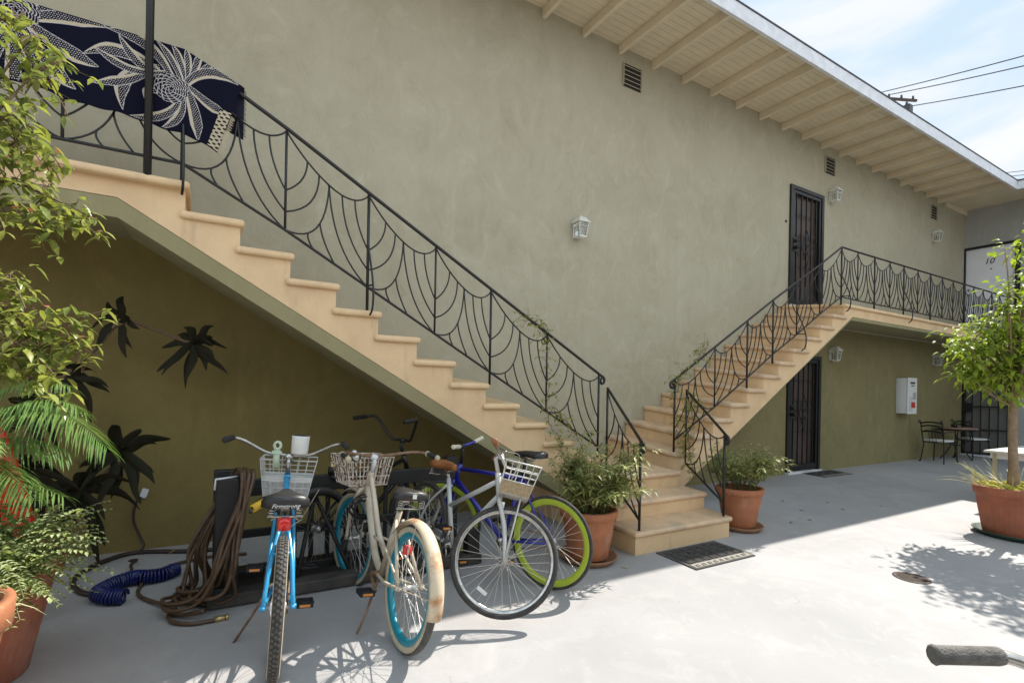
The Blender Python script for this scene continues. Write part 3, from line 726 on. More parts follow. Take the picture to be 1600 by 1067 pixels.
dup(LA, (14.36,0,2.21), None, 'white lantern on the lower wall above the patio table')
# ================================================================== extinguisher cabinet
T = thing('extinguisher_cabinet', 'white metal fire extinguisher cabinet with a red label on the lower wall', 'cabinet', (12.78,0,1.02))
m_ = MB(); m_.bb(-.2,.2,-.2,0,0,.74); m_.build('body', MT['white_paint'], T, bev=.01, bseg=2)
m_ = MB(); m_.bb(-.21,.21,-.222,-.202,-.008,.748); m_.build('door', MT['white_plastic'], T, bev=.005, bseg=1)
m_ = MB(); m_.bb(-.15,-.0,-.2255,-.2225,.05,.36); m_.build('notice', MT['paper'], T)
m_ = MB(); m_.bb(-.06,.12,-.2265,-.224,.12,.24); m_.build('label', MT['red'], T)
m_ = MB()
for k in range(7): m_.bb(.02,.16,-.2255,-.2225,.30+k*.022,.308+k*.022)
m_.bb(-.1,.1,-.2255,-.2225,.62,.66); m_.bb(-.07,.07,-.2255,-.2225,.57,.59); m_.build('printing', MT['ink'], T)
# ================================================================== door mats, drain
def doormat(x0,x1,y0,y1,label):
    zc = gz((y0+y1)/2)
    T = thing('doormat', label, 'doormat', ((x0+x1)/2,(y0+y1)/2,zc), (math.atan(GS),0,0)); hx, hy = (x1-x0)/2,(y1-y0)/2
    m_ = MB(); m_.bb(-hx,hx,-hy,hy,.001,.010); m_.build('backing', MT['mat_dark'], T)
    m_ = MB()
    nx, ny = 7, 4
    for i in range(nx):
        for j in range(ny):
            cx = -hx+.03+(2*hx-.06)*(i+.5)/nx; cy = -hy+.1+(2*hy-.13)*(j+.5)/ny; sx = (2*hx-.06)/nx*.42; sy = (2*hy-.13)/ny*.42
            if (i+j) % 2:
                for q in (-1,0,1): m_.bb(cx-sx,cx+sx,cy+q*sy*.66-sy*.2,cy+q*sy*.66+sy*.2,.0102,.018)
            else:
                for q in (-1,0,1): m_.bb(cx+q*sx*.66-sx*.2,cx+q*sx*.66+sx*.2,cy-sy,cy+sy,.0102,.018)
    m_.build('woven_ribs', MT['mat_dark'], T)
    m_ = MB(); m_.bb(-hx+.02,hx-.02,-hy+.015,-hy+.085,.0102,.0145,0)
    k = 0
    x = -hx+.04
    while x < hx-.08:
        m_.bb(x,x+.05,-hy+.028,-hy+.036,.0147,.017,1); m_.bb(x+.012,x+.02,-hy+.036,-hy+.062,.0147,.017,1); m_.bb(x+.02,x+.05,-hy+.055,-hy+.063,.0147,.017,1); m_.bb(x+.042,x+.05,-hy+.044,-hy+.055,.0147,.017,1); x += .075
    m_.build('key_border', [MT['mat_light'], MT['mat_dark']], T)
    return T
doormat(3.49,4.27,-2.35,-1.91,'dark ribbed doormat with a pale key pattern edge before the bottom steps')
doormat(9.02,9.92,-.45,-.07,'dark doormat lying at the lower barred door')
T = thing('floor_drain', 'small round rusty drain cover set in the sunlit concrete', 'drain', (5.0,-3.25,gz(-3.25)), (math.atan(GS),0,0))
m_ = MB(); m_.lathe([(.105,.0015),(.13,.002),(.128,.005),(.108,.005)],28); m_.build('ring', MT['drain'], T)
m_ = MB(); m_.lathe([(.0005,.003),(.104,.003)],28)
for k in range(-4,5):
    h = math.sqrt(.1**2-(k*.022)**2); m_.bb(k*.022-.005,k*.022+.005,-h,h,.0032,.0065)
m_.build('grate', MT['drain'], T)

# ================================================================== patio set, white table
def patio_chair(loc, rz, label):
    T = thing('patio_chair', label, 'chair', loc, (0,0,rz), 'iron patio chairs at the mosaic table')
    for sx in (-1,1):
        for sy in (-1,1):
            m_ = MB(); x, y = sx*.2, sy*.19
            m_.tube(spline([(x*.95,y*.95,.43),(x*1.05,y*1.05,.22),(x*1.2,y*1.15,.02),(x*1.32,y*1.2,.012),(x*1.3,y*1.18,.045)],5),.011,6); m_.build('leg', MT['iron'], T)
    m_ = MB(); m_.tube([(-.21,-.2,.43),(.21,-.2,.43),(.2,.2,.43),(-.2,.2,.43)],.011,6,closed=True); m_.tube([(-.2,0,.43),(.2,0,.43)],.008,6); m_.build('seat_frame', MT['iron'], T)
    m_ = MB(); m_.bb(-.205,.205,-.2,.2,.44,.485); m_.build('cushion', MT['cushion'], T, bev=.02, bseg=3)
    m_ = MB()
    for sy in (-1,1): m_.tube(spline([(-.2,sy*.19,.43),(-.24,sy*.2,.62),(-.29,sy*.2,.84),(-.33,sy*.2,.89),(-.36,sy*.2,.86),(-.34,sy*.2,.84)],5),.011,6)
    for z, dx in ((.64,-.245),(.76,-.27),(.83,-.285)):
        m_.tube([(dx-.03*math.sin(math.pi*t/8),-.2+.4*t/8,z+.03*math.sin(math.pi*t/8)) for t in range(9)],.011,6,flat=(1.6,.6))
    for y in (-.06,0,.06): m_.tube([(-.205,y,.43),(-.272,y,.66)],.006,5)
    m_.build('backrest', MT['iron'], T)
    m_ = MB()
    for sy in (-1,1): m_.tube(spline([(-.245,sy*.2,.64),(-.05,sy*.235,.67),(.12,sy*.235,.64),(.16,sy*.225,.58),(.14,sy*.21,.43)],5),.010,6)
    m_.build('armrest', MT['iron'], T)
    return T
patio_chair((13.55,-.42,gz(-.42)), R_(-8), 'black iron patio chair with white cushion nearer the extinguisher cabinet')
patio_chair((15.05,-.52,gz(-.5)), R_(-25), 'black iron patio chair with white cushion nearer the dark gate')
T = thing('patio_table', 'round mosaic topped patio table on black iron legs', 'table', (14.45,-.42,gz(-.4)))
m_ = MB(); m_.lathe([(.001,.725),(.36,.725),(.375,.715),(.375,.70),(.36,.695),(.001,.695)],32); m_.build('tabletop', MT['mosaic'], T)
for k in range(4):
    a = k*math.pi/2+.4; c, q = math.cos(a), math.sin(a); m_ = MB()
    m_.tube(spline([(c*.26,q*.26,.70),(c*.22,q*.22,.45),(c*.10,q*.10,.33),(c*.2,q*.2,.12),(c*.28,q*.28,.012)],5),.012,6); m_.build('leg', MT['iron'], T)
m_ = MB(); m_.lathe([(.10,.33),(.112,.33),(.112,.342),(.10,.342)],20,closed=True); m_.lathe([(.33,.66),(.342,.66),(.342,.694),(.33,.694)],24,closed=True); m_.build('ring', MT['iron'], T)
T = thing('potted_plant', 'tiny potted plant on the round mosaic table', 'potted plant', (14.45,-.38,gz(-.4)+.725))
m_ = MB(); m_.lathe([(.001,0),(.05,0),(.07,.07),(.06,.07),(.05,.06),(.001,.06)],14); m_.build('pot', MT['iron'], T)
m_ = MB()
for k in range(26):
    a = random.uniform(0,6.28); e = random.uniform(.3,1.3); m_.leaf((0,0,.06),(math.cos(a)*math.cos(e),math.sin(a)*math.cos(e),math.sin(e)),(0,0,1),random.uniform(.08,.16),.03)
m_.build('foliage', MT['lf_bamboo2'], T)
T = thing('white_table', 'white topped table standing in the sun behind the potted tree', 'table', (9.0,-2.5,gz(-2.6)))
m_ = MB(); m_.bb(0,1.7,-.85,0,.735,.765); m_.build('tabletop', MT['tablewhite'], T, bev=.006, bseg=2)
m_ = MB(); m_.bb(.06,1.64,-.78,-.755,.66,.733); m_.bb(.06,1.64,-.08,-.055,.66,.733); m_.bb(.06,.085,-.755,-.08,.66,.733); m_.bb(1.615,1.64,-.755,-.08,.66,.733); m_.build('apron', MT['tablewhite'], T)
for x,y in ((.08,-.10),(1.62,-.10),(.08,-.75),(1.62,-.75)):
    m_ = MB(); m_.bb(x-.022,x+.022,y-.022,y+.022,-.03,.734); m_.build('leg', MT['tableleg'], T)

# ================================================================== bicycles
def wheel(root, name, c, Rr, tw, tread, wall, rim, rimd, spokes=32, M=None, knobs=False, wallfrac=.75, refl=None, rimw=None, chain=False):
    """wheel in the xz plane around centre c; wheel > tyre, rim, reflector"""
    hub = MB(M); C = Matrix.Translation(c) @ Matrix.Rotation(R_(90),4,'X')
    hub.lathe([(.001,-.055),(.006,-.055),(.006,-.04),(.026,-.035),(.026,-.030),(.014,-.022),(.014,.022),(.026,.030),(.026,.035),(.006,.04),(.006,.055),(.001,.055)],14,C)
    ri = Rr - tw - rimd
    for k in range(spokes):
        a = 2*math.pi*k/spokes; sd = 1 if k % 2 else -1; off = (.32 if (k//2) % 2 else -.32)
        p0 = C @ V(math.cos(a+off*2.2)*.024, math.sin(a+off*2.2)*.024, sd*.032); p1 = C @ V(math.cos(a)*ri, math.sin(a)*ri, 0)
        hub.tube([p0,p1], .0014, 3, cap=False)
    w = hub.build(name, MT['spoke'], root)
    t = MB(M); h = tw*.5; rc = Rr - h; n = 14; prof = []; mis = []
    for i in range(n):
        a = 2*math.pi*(i+.5)/n; prof.append((rc + math.cos(a)*h, math.sin(a)*h))
    for i in range(n):
        am = 2*math.pi*(i+1)/n; mis.append(0 if math.cos(am) > math.cos(math.pi*(1-wallfrac)) else 1)
    # faces whose middle looks sideways/inward are the sidewall
    t.lathe(prof, 56, C, mis=[0 if math.cos(2*math.pi*(i+1)/n) > wallfrac else 1 for i in range(n)], closed=True)
    if knobs:
        N_ = 78
        for k in range(N_):
            for q in (-1,0,1):
                a = 2*math.pi*(k+(.5 if q else 0))/N_; dz = q*h*.52; rr = rc + math.sqrt(max(0,h*h-dz*dz))
                m3 = (C.to_3x3() @ Matrix.Rotation(a,3,'Z') @ Matrix.Rotation(-q*.55,3,'Y') @ Matrix.Rotation(.5*(1 if k%2 else -1) if q==0 else .35*q,3,'X'))
                t.box(C @ V(math.cos(a)*rr, math.sin(a)*rr, dz), (.007,.013,.013), m3, 2)
    t.build('tyre', [tread, wall, MT['tyre_dusty']], w)
    r = MB(M); hw = rimw or tw*.36; ro = Rr - tw*.92
    r.lathe([(ro,-hw),(ro+.004,-hw),(ro+.004,hw),(ro,hw),(ro-rimd*.6,hw*.92),(ro-rimd,hw*.35),(ro-rimd,-hw*.35),(ro-rimd*.6,-hw*.92)],56,C,closed=True)
    r.build('rim', rim, w)
    if refl is not None:
        q = MB(M); q.box(C @ V(math.cos(refl)*ri*.78, math.sin(refl)*ri*.78, .012), (.022,.07,.010), C.to_3x3() @ Matrix.Rotation(refl,3,'Z')); q.build('spoke_reflector', MT['white_plastic'], w)
    return w
def steer_m(hb, ang, tilt):     # rotation about the head axis through hb
    ax = V(-math.cos(tilt), 0, math.sin(tilt))
    return Matrix.Translation(hb) @ Matrix.Rotation(ang, 4, ax) @ Matrix.Translation(-Vector(hb))
def saddle(root, p, mt, L=.27, Wd=.20, th=.07, springs=True, nose=.035):
    """wide at the back (x<0), narrow nose forward"""
    m_ = MB(); st = [(-.5,.42),(-.46,.80),(-.34,1.0),(-.2,.92),(-.02,.60),(.15,.36),(.35,.26),(.47,.20),(.5,.10)]
    rows = []
    for t, wv in st:
        w_ = wv*Wd*.5; x = t*L; zt_ = .012*math.cos(t*3.5)+ (0.012 if t < -.2 else 0)
        rows.append([(x,-w_,-th*.55),(x,-w_*1.0,-th*.15),(x,-w_*.86,zt_*.4+.002),(x,-w_*.4,zt_+.006),(x,0,zt_+.002),(x,w_*.4,zt_+.006),(x,w_*.86,zt_*.4+.002),(x,w_,-th*.15),(x,w_,-th*.55)])
    vs = [V(*q)+Vector(p) for r in rows for q in r]; n = 9; fs = []
    for i in range(len(rows)-1):
        for k in range(n-1): fs.append((i*n+k,(i+1)*n+k,(i+1)*n+k+1,i*n+k+1))
        fs.append((i*n,i*n+n-1,(i+1)*n+n-1,(i+1)*n))
    fs.append(tuple(range(n))); fs.append(tuple((len(rows)-1)*n+k for k in range(n-1,-1,-1)))
    m_.add(vs, fs, 0, True); s = m_.build('saddle', mt, root, recalc=True)
    m_ = MB(); px, py, pz = p
    for sy in (-1,1):
        m_.tube([(px+L*.40,py+sy*.012,pz-th*.5),(px+.02,py+sy*.022,pz-th*.95),(px-L*.30,py+sy*.05,pz-th*.75)],.0045,5)
        if springs: m_.tube([(px-L*.36+.016*math.cos(a),py+sy*.065+.016*math.sin(a),pz-th*.5-.052*a/25) for a in [i*.6 for i in range(42)]],.0035,5)
    if springs: m_.tube([(px-L*.36,py-.085,pz-th*.5-.055),(px-L*.36,py+.085,pz-th*.5-.055)],.006,6); m_.tube([(px-L*.36,py-.065,pz-th-.03),(px-.03,py,pz-th*1.1),(px-L*.36,py+.065,pz-th-.03)],.005,5)
    m_.bb(px-.03,px+.02,py-.022,py+.022,pz-th*1.25,pz-th*.85)
    m_.build('saddle_springs', MT['chrome'], s)
    return s
def crankset(root, bb, arm_deg, mt=None, ring_r=.09, pw=.05, chain_to=None):
    m_ = MB(); mt = mt or MT['chrome']; C = Matrix.Translation(bb) @ Matrix.Rotation(R_(90),4,'X')
    m_.lathe([(.001,-.065),(.018,-.065),(.02,.065),(.001,.065)],12,C)
    m_.lathe([(ring_r-.012,.048),(ring_r,.048),(ring_r,.052),(ring_r-.012,.052)],28,C,closed=True)
    for k in range(5):
        a = k*1.2566; m_.tube([C@V(.015*math.cos(a),.015*math.sin(a),.05),C@V(ring_r*.9*math.cos(a),ring_r*.9*math.sin(a),.05)],.006,5)
    cs = None; ends = []
    for sd, dd in ((-1,0),(1,180)):     # right side is -y
        a = R_(arm_deg+dd); y = sd*.075
        e = V(bb[0]+.165*math.cos(a), y*1.05, bb[2]+.165*math.sin(a)); m_.tube([(bb[0],y*.9,bb[2]),e],[.013,.010],6); ends.append((e,sd))
    cs = m_.build('crank', mt, root)
    for e, sd in ends:
        p = MB(); c = e + V(0,sd*.06,0)
        p.tube([e, e+V(0,sd*.11,0)],.006,6)
        for dx in (-.038,.038): p.box(c+V(dx,0,0),(.018,.085,.024))
        for dy in (-.04,.04): p.box(c+V(0,dy,0),(.075,.010,.02))
        po = p.build('pedal', MT['black'], cs)
        q = MB()
        for dx in (-.048,.048): q.box(c+V(dx,0,0),(.004,.055,.014))
        q.build('pedal_reflector', MT['amber'], po)
    if chain_to:
        cm = MB(); (hx,hy,hz), rr = chain_to[0], .036
        for sgn in (1,-1): cm.tube([(bb[0],-.05,bb[2]+sgn*ring_r),(hx,-.045,hz+sgn*rr)],.0045,5)
        cm.build('chain', MT['rusty_steel'], root)
    return cs
def fender(root, name, c, rr, w, a0, a1, mt, M=None, label=None):
    m_ = MB(M); n = 20; k = 7; vs = []
    for i in range(n+1):
        a = R_(a0 + (a1-a0)*i/n)
        for j in range(k):
            t = j/(k-1)*2-1; r = rr + .018*(1-t*t) - .004; vs.append((c[0]+math.cos(a)*r, c[1]+t*w*.5, c[2]+math.sin(a)*r))
    fs = [(i*k+j,i*k+j+1,(i+1)*k+j+1,(i+1)*k+j) for i in range(n) for j in range(k-1)]
    b = len(vs); vs += [(x+(c[0]-x)*.008, y, z+(c[2]-z)*.008) for x,y,z in vs]
    fs += [tuple(b+q for q in reversed(f)) for f in fs]
    for i in range(n): fs += [(i*k,(i+1)*k,b+(i+1)*k,b+i*k),((i+1)*k+k-1,i*k+k-1,b+i*k+k-1,b+(i+1)*k+k-1)]
    for j in range(k-1): fs += [(j+1,j,b+j,b+j+1),(n*k+j,n*k+j+1,b+n*k+j+1,b+n*k+j)]
    m_.add(vs, fs); return m_.build(name, mt, root, label)
def wire_basket(root, name, M, x0, x1, yh0, yh1, z0, z1, mt, nx=4, ny=9, nz=3, r=.0028, solid=None, mesh_lo=None, slant=.02):
    """basket: bottom half width yh0, top half width yh1, from x0 to x1"""
    m_ = MB(M)
    def loop(t):
        yh = yh0+(yh1-yh0)*t; z = z0+(z1-z0)*t; xa = x0; xb = x1-(1-t)*slant*2
        return [(xa,-yh,z),(xb,-yh,z),(xb,yh,z),(xa,yh,z)]
    for i in range(nz+1):
        t = i/nz; m_.tube(loop(t), r*(2.0 if i == nz else 1.1), 5, closed=True)
    for i in range(ny+1):
        s = i/ny*2-1
        for e in (0,1):
            a, b = loop(0), loop(1); xa = a[0][0] if e == 0 else a[1][0]; xb = b[0][0] if e == 0 else b[1][0]
            m_.tube([(xa,s*yh0,z0),(xb,s*yh1,z1)], r, 4, cap=False)
        m_.tube([(x0,s*yh0,z0),(x1-slant*2,s*yh0,z0)], r, 4, cap=False)
    for i in range(1,nx):
        t = i/nx
        for sd in (-1,1): m_.tube([(x0+(x1-slant*2-x0)*t, sd*yh0, z0),(x0+(x1-x0)*t, sd*yh1, z1)], r, 4, cap=False)
        m_.tube([(x0+(x1-slant*2-x0)*t,-yh0,z0),(x0+(x1-slant*2-x0)*t,yh0,z0)], r, 4, cap=False)
    o = m_.build(name, mt, root)
    if solid or mesh_lo:
        pn = MB(M); f = mesh_lo or .4
        lo, hi = loop(0), loop(f)
        ofs = .004
        if solid:
            for i in range(4):
                j = (i+1)%4; a,b,c,d = Vector(lo[i]),Vector(lo[j]),Vector(hi[j]),Vector(hi[i]); nr = (b-a).cross(d-a).normalized()*.003
                pn.hexa([a,b,b+nr,a+nr,d,c,c+nr,d+nr])
            pn.hexa([Vector(q)+V(0,0,.002) for q in lo]+[Vector(q)+V(0,0,.006) for q in lo])
        else:      # expanded metal: fine diagonal strands
            for i in range(4):
                j = (i+1)%4; a,b,c,d = Vector(lo[i]),Vector(lo[j]),Vector(hi[j]),Vector(hi[i])
                W_ = (b-a).length; H_ = (d-a).length; st = .0105; nn = int((W_+H_)/st)
                for k in range(nn):
                    for fl in (0,1):
                        u0 = k*st; p = []
                        # line from (u0,0) going up-left
                        if u0 <= W_: s0 = (u0,0)
                        else: s0 = (W_, u0-W_)
                        hgt = min(H_, u0); s1 = (max(u0-H_,0), min(u0,H_))
                        if s0[1] >= s1[1]: continue
                        for (uu,hh) in (s0,s1):
                            uu = uu/W_; uu = 1-uu if fl else uu; hh = hh/H_
                            p.append((a+(b-a)*uu)*(1-hh)+(d+(c-d)*uu)*hh)
                        pn.tube(p, .0019, 3, cap=False)
            pn.tube(loop(f), .004, 5, closed=True)
            rim_lo, rim_hi = loop(f), loop(f+.13)
            for i in range(4):
                j = (i+1)%4; a,b,c,d = Vector(rim_lo[i]),Vector(rim_lo[j]),Vector(rim_hi[j]),Vector(rim_hi[i]); nr = (b-a).cross(d-a).normalized()*.0015
                pn.hexa([a,b,b+nr,a+nr,d,c,c+nr,d+nr])
        pn.build('basket_panel', solid or mt, o)
    return o
def handlebar(root, M, pts, r, mt, grip_mt, grip_len=.11, grip_r=.016, stem=None, stem_mt=None, ring=None):
    m_ = MB(M); P_ = spline(pts, 6)
    P_ = P_ + [V(p.x,-p.y,p.z) for p in reversed(P_[:-1])]      # pts run from the left grip (y>0) to the middle
    m_.tube(P_, r, 8)
    h = m_.build('handlebar', mt, root)
    for sgn in (1,-1):
        g_ = MB(M); a = Vector(pts[0]); b = Vector(pts[1]); a = V(a.x,a.y*sgn,a.z); b = V(b.x,b.y*sgn,b.z); d = (b-a).normalized()
        g_.tube([a-d*.004,a,a+d*.006,a+d*(grip_len-.006),a+d*grip_len],[grip_r*.8,grip_r*1.12,grip_r,grip_r,grip_r*.9],10)
        g_.build('grip', grip_mt, h)
        if ring:
            e_ = MB(M); e_.tube([a-d*.022,a-d*.004],[grip_r*.9,grip_r*1.25],10); e_.tube([a+d*grip_len,a+d*(grip_len+.012)],grip_r*1.25,10); e_.build('grip_end', ring, h)
    if stem:
        s_ = MB(M); s_.tube(stem, .0145, 8); s_.ball(stem[-1], .024, 6, 0, (1,1.3,1)); s_.build('stem', stem_mt or MT['chrome'], h)
    return h
def fork(root, M, crown, hub, mt, w=.055, r=.0135, htop=None, curve=.0):
    m_ = MB(M)
    cx, cz = crown[0], crown[2]
    for sd in (-1,1):
        m_.tube(spline([(cx,sd*.02,cz+.01),(cx+.004,sd*w*.95,cz-.02),((cx*.55+hub[0]*.45)-curve,sd*w,(cz*.55+hub[2]*.45)),(hub[0],sd*w,hub[2])],6),[r*1.05]*8+[r]*6+[r*.8]*5,7)
    if htop: m_.tube([(cx,0,cz-.01), htop], .0155, 8)
    return m_.build('fork', mt, root)
def bike_root(x, y, th, lean, label, group='bicycles parked under the stair'):
    return thing('bicycle', label, 'bicycle', (x, y, gz(y)), (R_(lean), 0, R_(th)), group)
# ---------- sky blue cruiser, seen from behind
b = bike_root(.335,-2.37,81.9,3.2,'sky blue cruiser seen from behind with a white front basket and red rear reflector')
R0, wb = .340, 1.10
wheel(b,'rear_wheel',(0,0,R0),R0,.056,MT['tyre'],MT['whitewall'],MT['blue_bike'],.028,knobs=True,wallfrac=.30)
hb = V(wb-.14,0,.72); ht = V(wb-.19,0,.86); M = steer_m(hb,R_(-4),R_(70))
wheel(b,'front_wheel',(wb,0,R0),R0,.056,MT['tyre'],MT['whitewall'],MT['blue_bike'],.028,M=M,wallfrac=.30)
f = MB(); bb_ = V(.46,0,.29); sc = V(.27,0,.72)
f.tube([hb-V(0,0,.01)*0, ht],.021,10); f.tube(spline([ht-V(.01,0,.03),V(.70,0,.76),V(.46,0,.64),bb_+V(-.02,0,.04)],6),.019,8)
f.tube([hb+V(-.01,0,.03),bb_],.021,8); f.tube([bb_,sc],.017,8)
for sd in (-1,1):
    f.tube(spline([(.27,sd*.022,.66),(.12,sd*.050,.53),(.03,sd*.062,.42),(0,sd*.068,R0)],5),.0115,7)
    f.tube(spline([(.44,sd*.03,.29),(.24,sd*.052,.30),(.08,sd*.066,.325),(-.02,sd*.068,R0)],5),.011,7)
    f.tube(spline([(.80,sd*.03,.70),(.55,sd*.05,.67),(.27,sd*.055,.59),(.03,sd*.066,.37)],6),.0095,7)
    f.tube([(0,sd*.060,R0),(0,sd*.085,R0)],.012,8)
f.tube([(.15,-.048,.56),(.15,.048,.56)],.011,6); f.tube([(.30,-.045,.30),(.30,.045,.30)],.010,6)
f.build('frame', MT['blue_bike'], b)
fork(b,M,hb,V(wb,0,R0),MT['blue_bike'],.058,.0145,ht)
s = saddle(b,(.235,0,.855),MT['saddle_black'],.29,.235,.085)
text('Firmstrong', Matrix.Translation((.235-.293*.5+.0005-.002,0,.820)) @ Matrix(((0,0,-1,0),(-1,0,0,0),(0,1,0,0),(0,0,0,1))), .030, MT['white_plastic'], 'saddle_lettering', s, .35, .0025)
m_ = MB(); m_.tube([sc,(.248,0,.80)],.0135,8); m_.build('seat_post', MT['chrome'], b)
crankset(b,bb_,200,chain_to=((0,0,R0),.03))
m_ = MB(); m_.box((.105,0,.725),(.02,.062,.066)); m_.ball((.093,0,.725),.033,8,0,(.35,1,1)); m_.build('rear_reflector', MT['red_lens'], b, bev=.004, bseg=2)
m_ = MB(); m_.tube([(.155,0,.62),(.12,0,.70),(.20,0,.76)],.006,5); m_.build('reflector_bracket', MT['chrome'], b); m_ = MB(); m_.tube([(.47,.05,.28),(.44,.13,.13),(.41,.21,.0)],.007,6); m_.build('kickstand', MT['rusty_steel'], b)
h = handlebar(b,M,[(.66,.345,1.085),(.775,.325,1.09),(.82,.26,1.07),(.88,.14,1.00),(.90,.05,.985),(.90,0,.985)],.0112,MT['chrome'],MT['grip_grey'],.12,.0175,stem=[ht,V(ht.x-.02,0,.93),V(.90,0,.975)])
wire_basket(b,'front_basket',M,.935,1.165,.135,.175,.70,.945,MT['white_wire'],nx=4,ny=6,nz=4,r=.003,mesh_lo=.42)
m_ = MB(M); m_.tube([(.90,.02,.96),(.94,.02,.93)],.008,6); m_.tube([(.90,-.02,.96),(.94,-.02,.93)],.008,6); m_.build('basket_bracket', MT['chrome'], b)
# speaker-like white drum and the mint clip sitting on the bar
m_ = MB(M); C = Matrix.Translation((.90,-.06,.995)); m_.lathe([(.001,0),(.05,0),(.052,.01),(.056,.115),(.054,.122),(.046,.122),(.044,.10),(.001,.10)],24,C,mis=[0,0,0,0,1,1,1])
m_.build('drum_cup', [MT['white_plastic'],MT['black']], b)
m_ = MB(M)
m_.tube([(.885,.075,.90),(.885,.075,1.02)],.017,6,flat=(1.3,.4)); m_.tube([(.885+.0,.075+.02*math.cos(a),1.045+.024*math.sin(a)) for a in [i*.7 for i in range(9)]],.010,6,closed=True); m_.box((.885,.075,1.0),(.02,.06,.02)); m_.build('clip', MT['mint'], b)
m_ = MB(); m_.tube(spline([(.30,.0,.70),(.37,.06,.76),(.42,.11,.80),(.36,.16,.77),(.26,.17,.755)],6),.009,6); m_.build('cable_lock', MT['black'], b)
m_ = MB(); m_.tube([(.38,.10,.79),(.33,.165,.757)],.022,8); m_.build('lock_barrel', MT['yellow'], b)
m_ = MB(); m_.tube([(.30,-.03,.66),(.30,-.085,.70),(.34,-.17,.86)],.0025,4); m_.build('whip_rod', MT['chrome'], b)

# ---------- rusty cream cruiser with teal rims
b = bike_root(.975,-2.43,91.3,7.0,'rust stained cream cruiser with teal rims and a rusty wire basket')
R0, wb = .340, 1.10
wheel(b,'rear_wheel',(0,0,R0),R0,.052,MT['tyre_dusty'],MT['whitewall'],MT['teal'],.034,wallfrac=.30)
hb = V(wb-.14,0,.72); ht = V(wb-.19,0,.85); M = steer_m(hb,R_(10),R_(70))
wheel(b,'front_wheel',(wb,0,R0),R0,.052,MT['tyre_dusty'],MT['whitewall'],MT['teal'],.034,M=M,wallfrac=.30,refl=2.6)
f = MB(); bb_ = V(.46,0,.28); sc = V(.29,0,.70)
f.tube([hb,ht],.021,10); f.tube(spline([hb+V(-.02,0,.02),V(.80,0,.55),V(.62,0,.36),bb_],6),.023,9); f.tube(spline([ht-V(0,0,.03),V(.78,0,.69),V(.60,0,.50),V(.42,0,.40)],6),.018,8)
f.tube([bb_,sc],.017,8)
for sd in (-1,1):
    f.tube([(.28,sd*.022,.65),(.02,sd*.066,R0+.01)],.0105,7)
    f.tube(spline([(.45,sd*.03,.28),(.24,sd*.055,.295),(-.02,sd*.068,R0)],5),.011,7)
    f.tube(spline([(.62,sd*.02,.47),(.34,sd*.045,.47),(.02,sd*.064,.36)],5),.0085,6)
    f.tube([(0,sd*.06,R0),(0,sd*.085,R0)],.013,8)
f.build('frame', MT['cream'], b)
fork(b,M,hb,V(wb,0,R0),MT['cream'],.062,.0155,ht,curve=-.03)
fender(b,'rear_fender',(0,0,R0),R0+.018,.078,40,188,MT['cream_rust'],label='rear fender streaked with orange rust')
m_ = MB()
for sd in (-1,1):
    for a in (100,172): m_.tube([(0,sd*.07,R0),(math.cos(R_(a))*(R0+.015),sd*.036,R0+math.sin(R_(a))*(R0+.015))],.003,4)
m_.build('fender_stays', MT['cream'], b)
fender(b,'front_fender',(wb,0,R0),R0+.018,.075,55,128,MT['cream'],M)
s = saddle(b,(.24,0,.83),MT['saddle_black'],.28,.225,.06)
m_ = MB(); m_.box((.24-.148,0.0,.822),(.004,.024,.024)); m_.build('saddle_badge', MT['white_plastic'], s)
m_ = MB(); m_.tube([sc,(.25,0,.78)],.0135,8); m_.build('seat_post', MT['chrome'], b)
crankset(b,bb_,20,MT['rusty_steel'],chain_to=((0,0,R0),.03))
fender(b,'chain_guard',(.46,-.06,.28),.10,.02,-20,200,MT['cream'])
m_ = MB(); m_.box((.10,0,.52),(.02,.05,.05)); m_.ball((.088,0,.52),.027,8,0,(.35,1,1)); m_.build('rear_reflector', MT['red_lens'], b)
m_ = MB(); m_.tube([(.34,.06,.28),(.26,.14,.10),(.24,.18,.012)],.008,6); m_.build('kickstand', MT['rusty_steel'], b)
h = handlebar(b,M,[(.60,.33,.985),(.71,.32,1.0),(.80,.25,1.0),(.87,.12,.975),(.89,.04,.965),(.89,0,.965)],.0112,MT['rusty_steel'],MT['grip_grey'],.10,.017,stem=[ht,V(ht.x-.03,0,.92),V(.89,0,.955)],stem_mt=MT['white_trim'],ring=MT['whitewall'])
wire_basket(b,'front_basket',M,.94,1.20,.14,.185,.75,.945,MT['rusty_wire'],nx=6,ny=11,nz=3,r=.0040)
m_ = MB(M); m_.ball((.90,.15,.985),.027,8,0,(1,1,1)); m_.lathe([(.001,.03),(.028,.028),(.030,.0),(.001,-.004)],14,Matrix.Translation((.87,.15,.955))@Matrix.Rotation(R_(-70),4,'Y')); m_.build('bell', MT['chrome'], b)
m_ = MB()
for k in range(4):
    m_.tube([(.885+.03*math.sin(k),.02+(.075+.012*k)*math.cos(a),.60+(.08-.008*k)*math.sin(a)+.02*math.sin(k*2)) for a in [i*.4 for i in range(16)]],.0065,5,closed=True)
m_.tube(spline([(.86,-.05,.60),(.70,-.12,.52),(.55,-.10,.60),(.40,-.03,.66)],6),.006,5); m_.tube([(.87,.0,.50),(.87,.0,.44)],.02,8); m_.build('cable_lock', MT['black'], b)

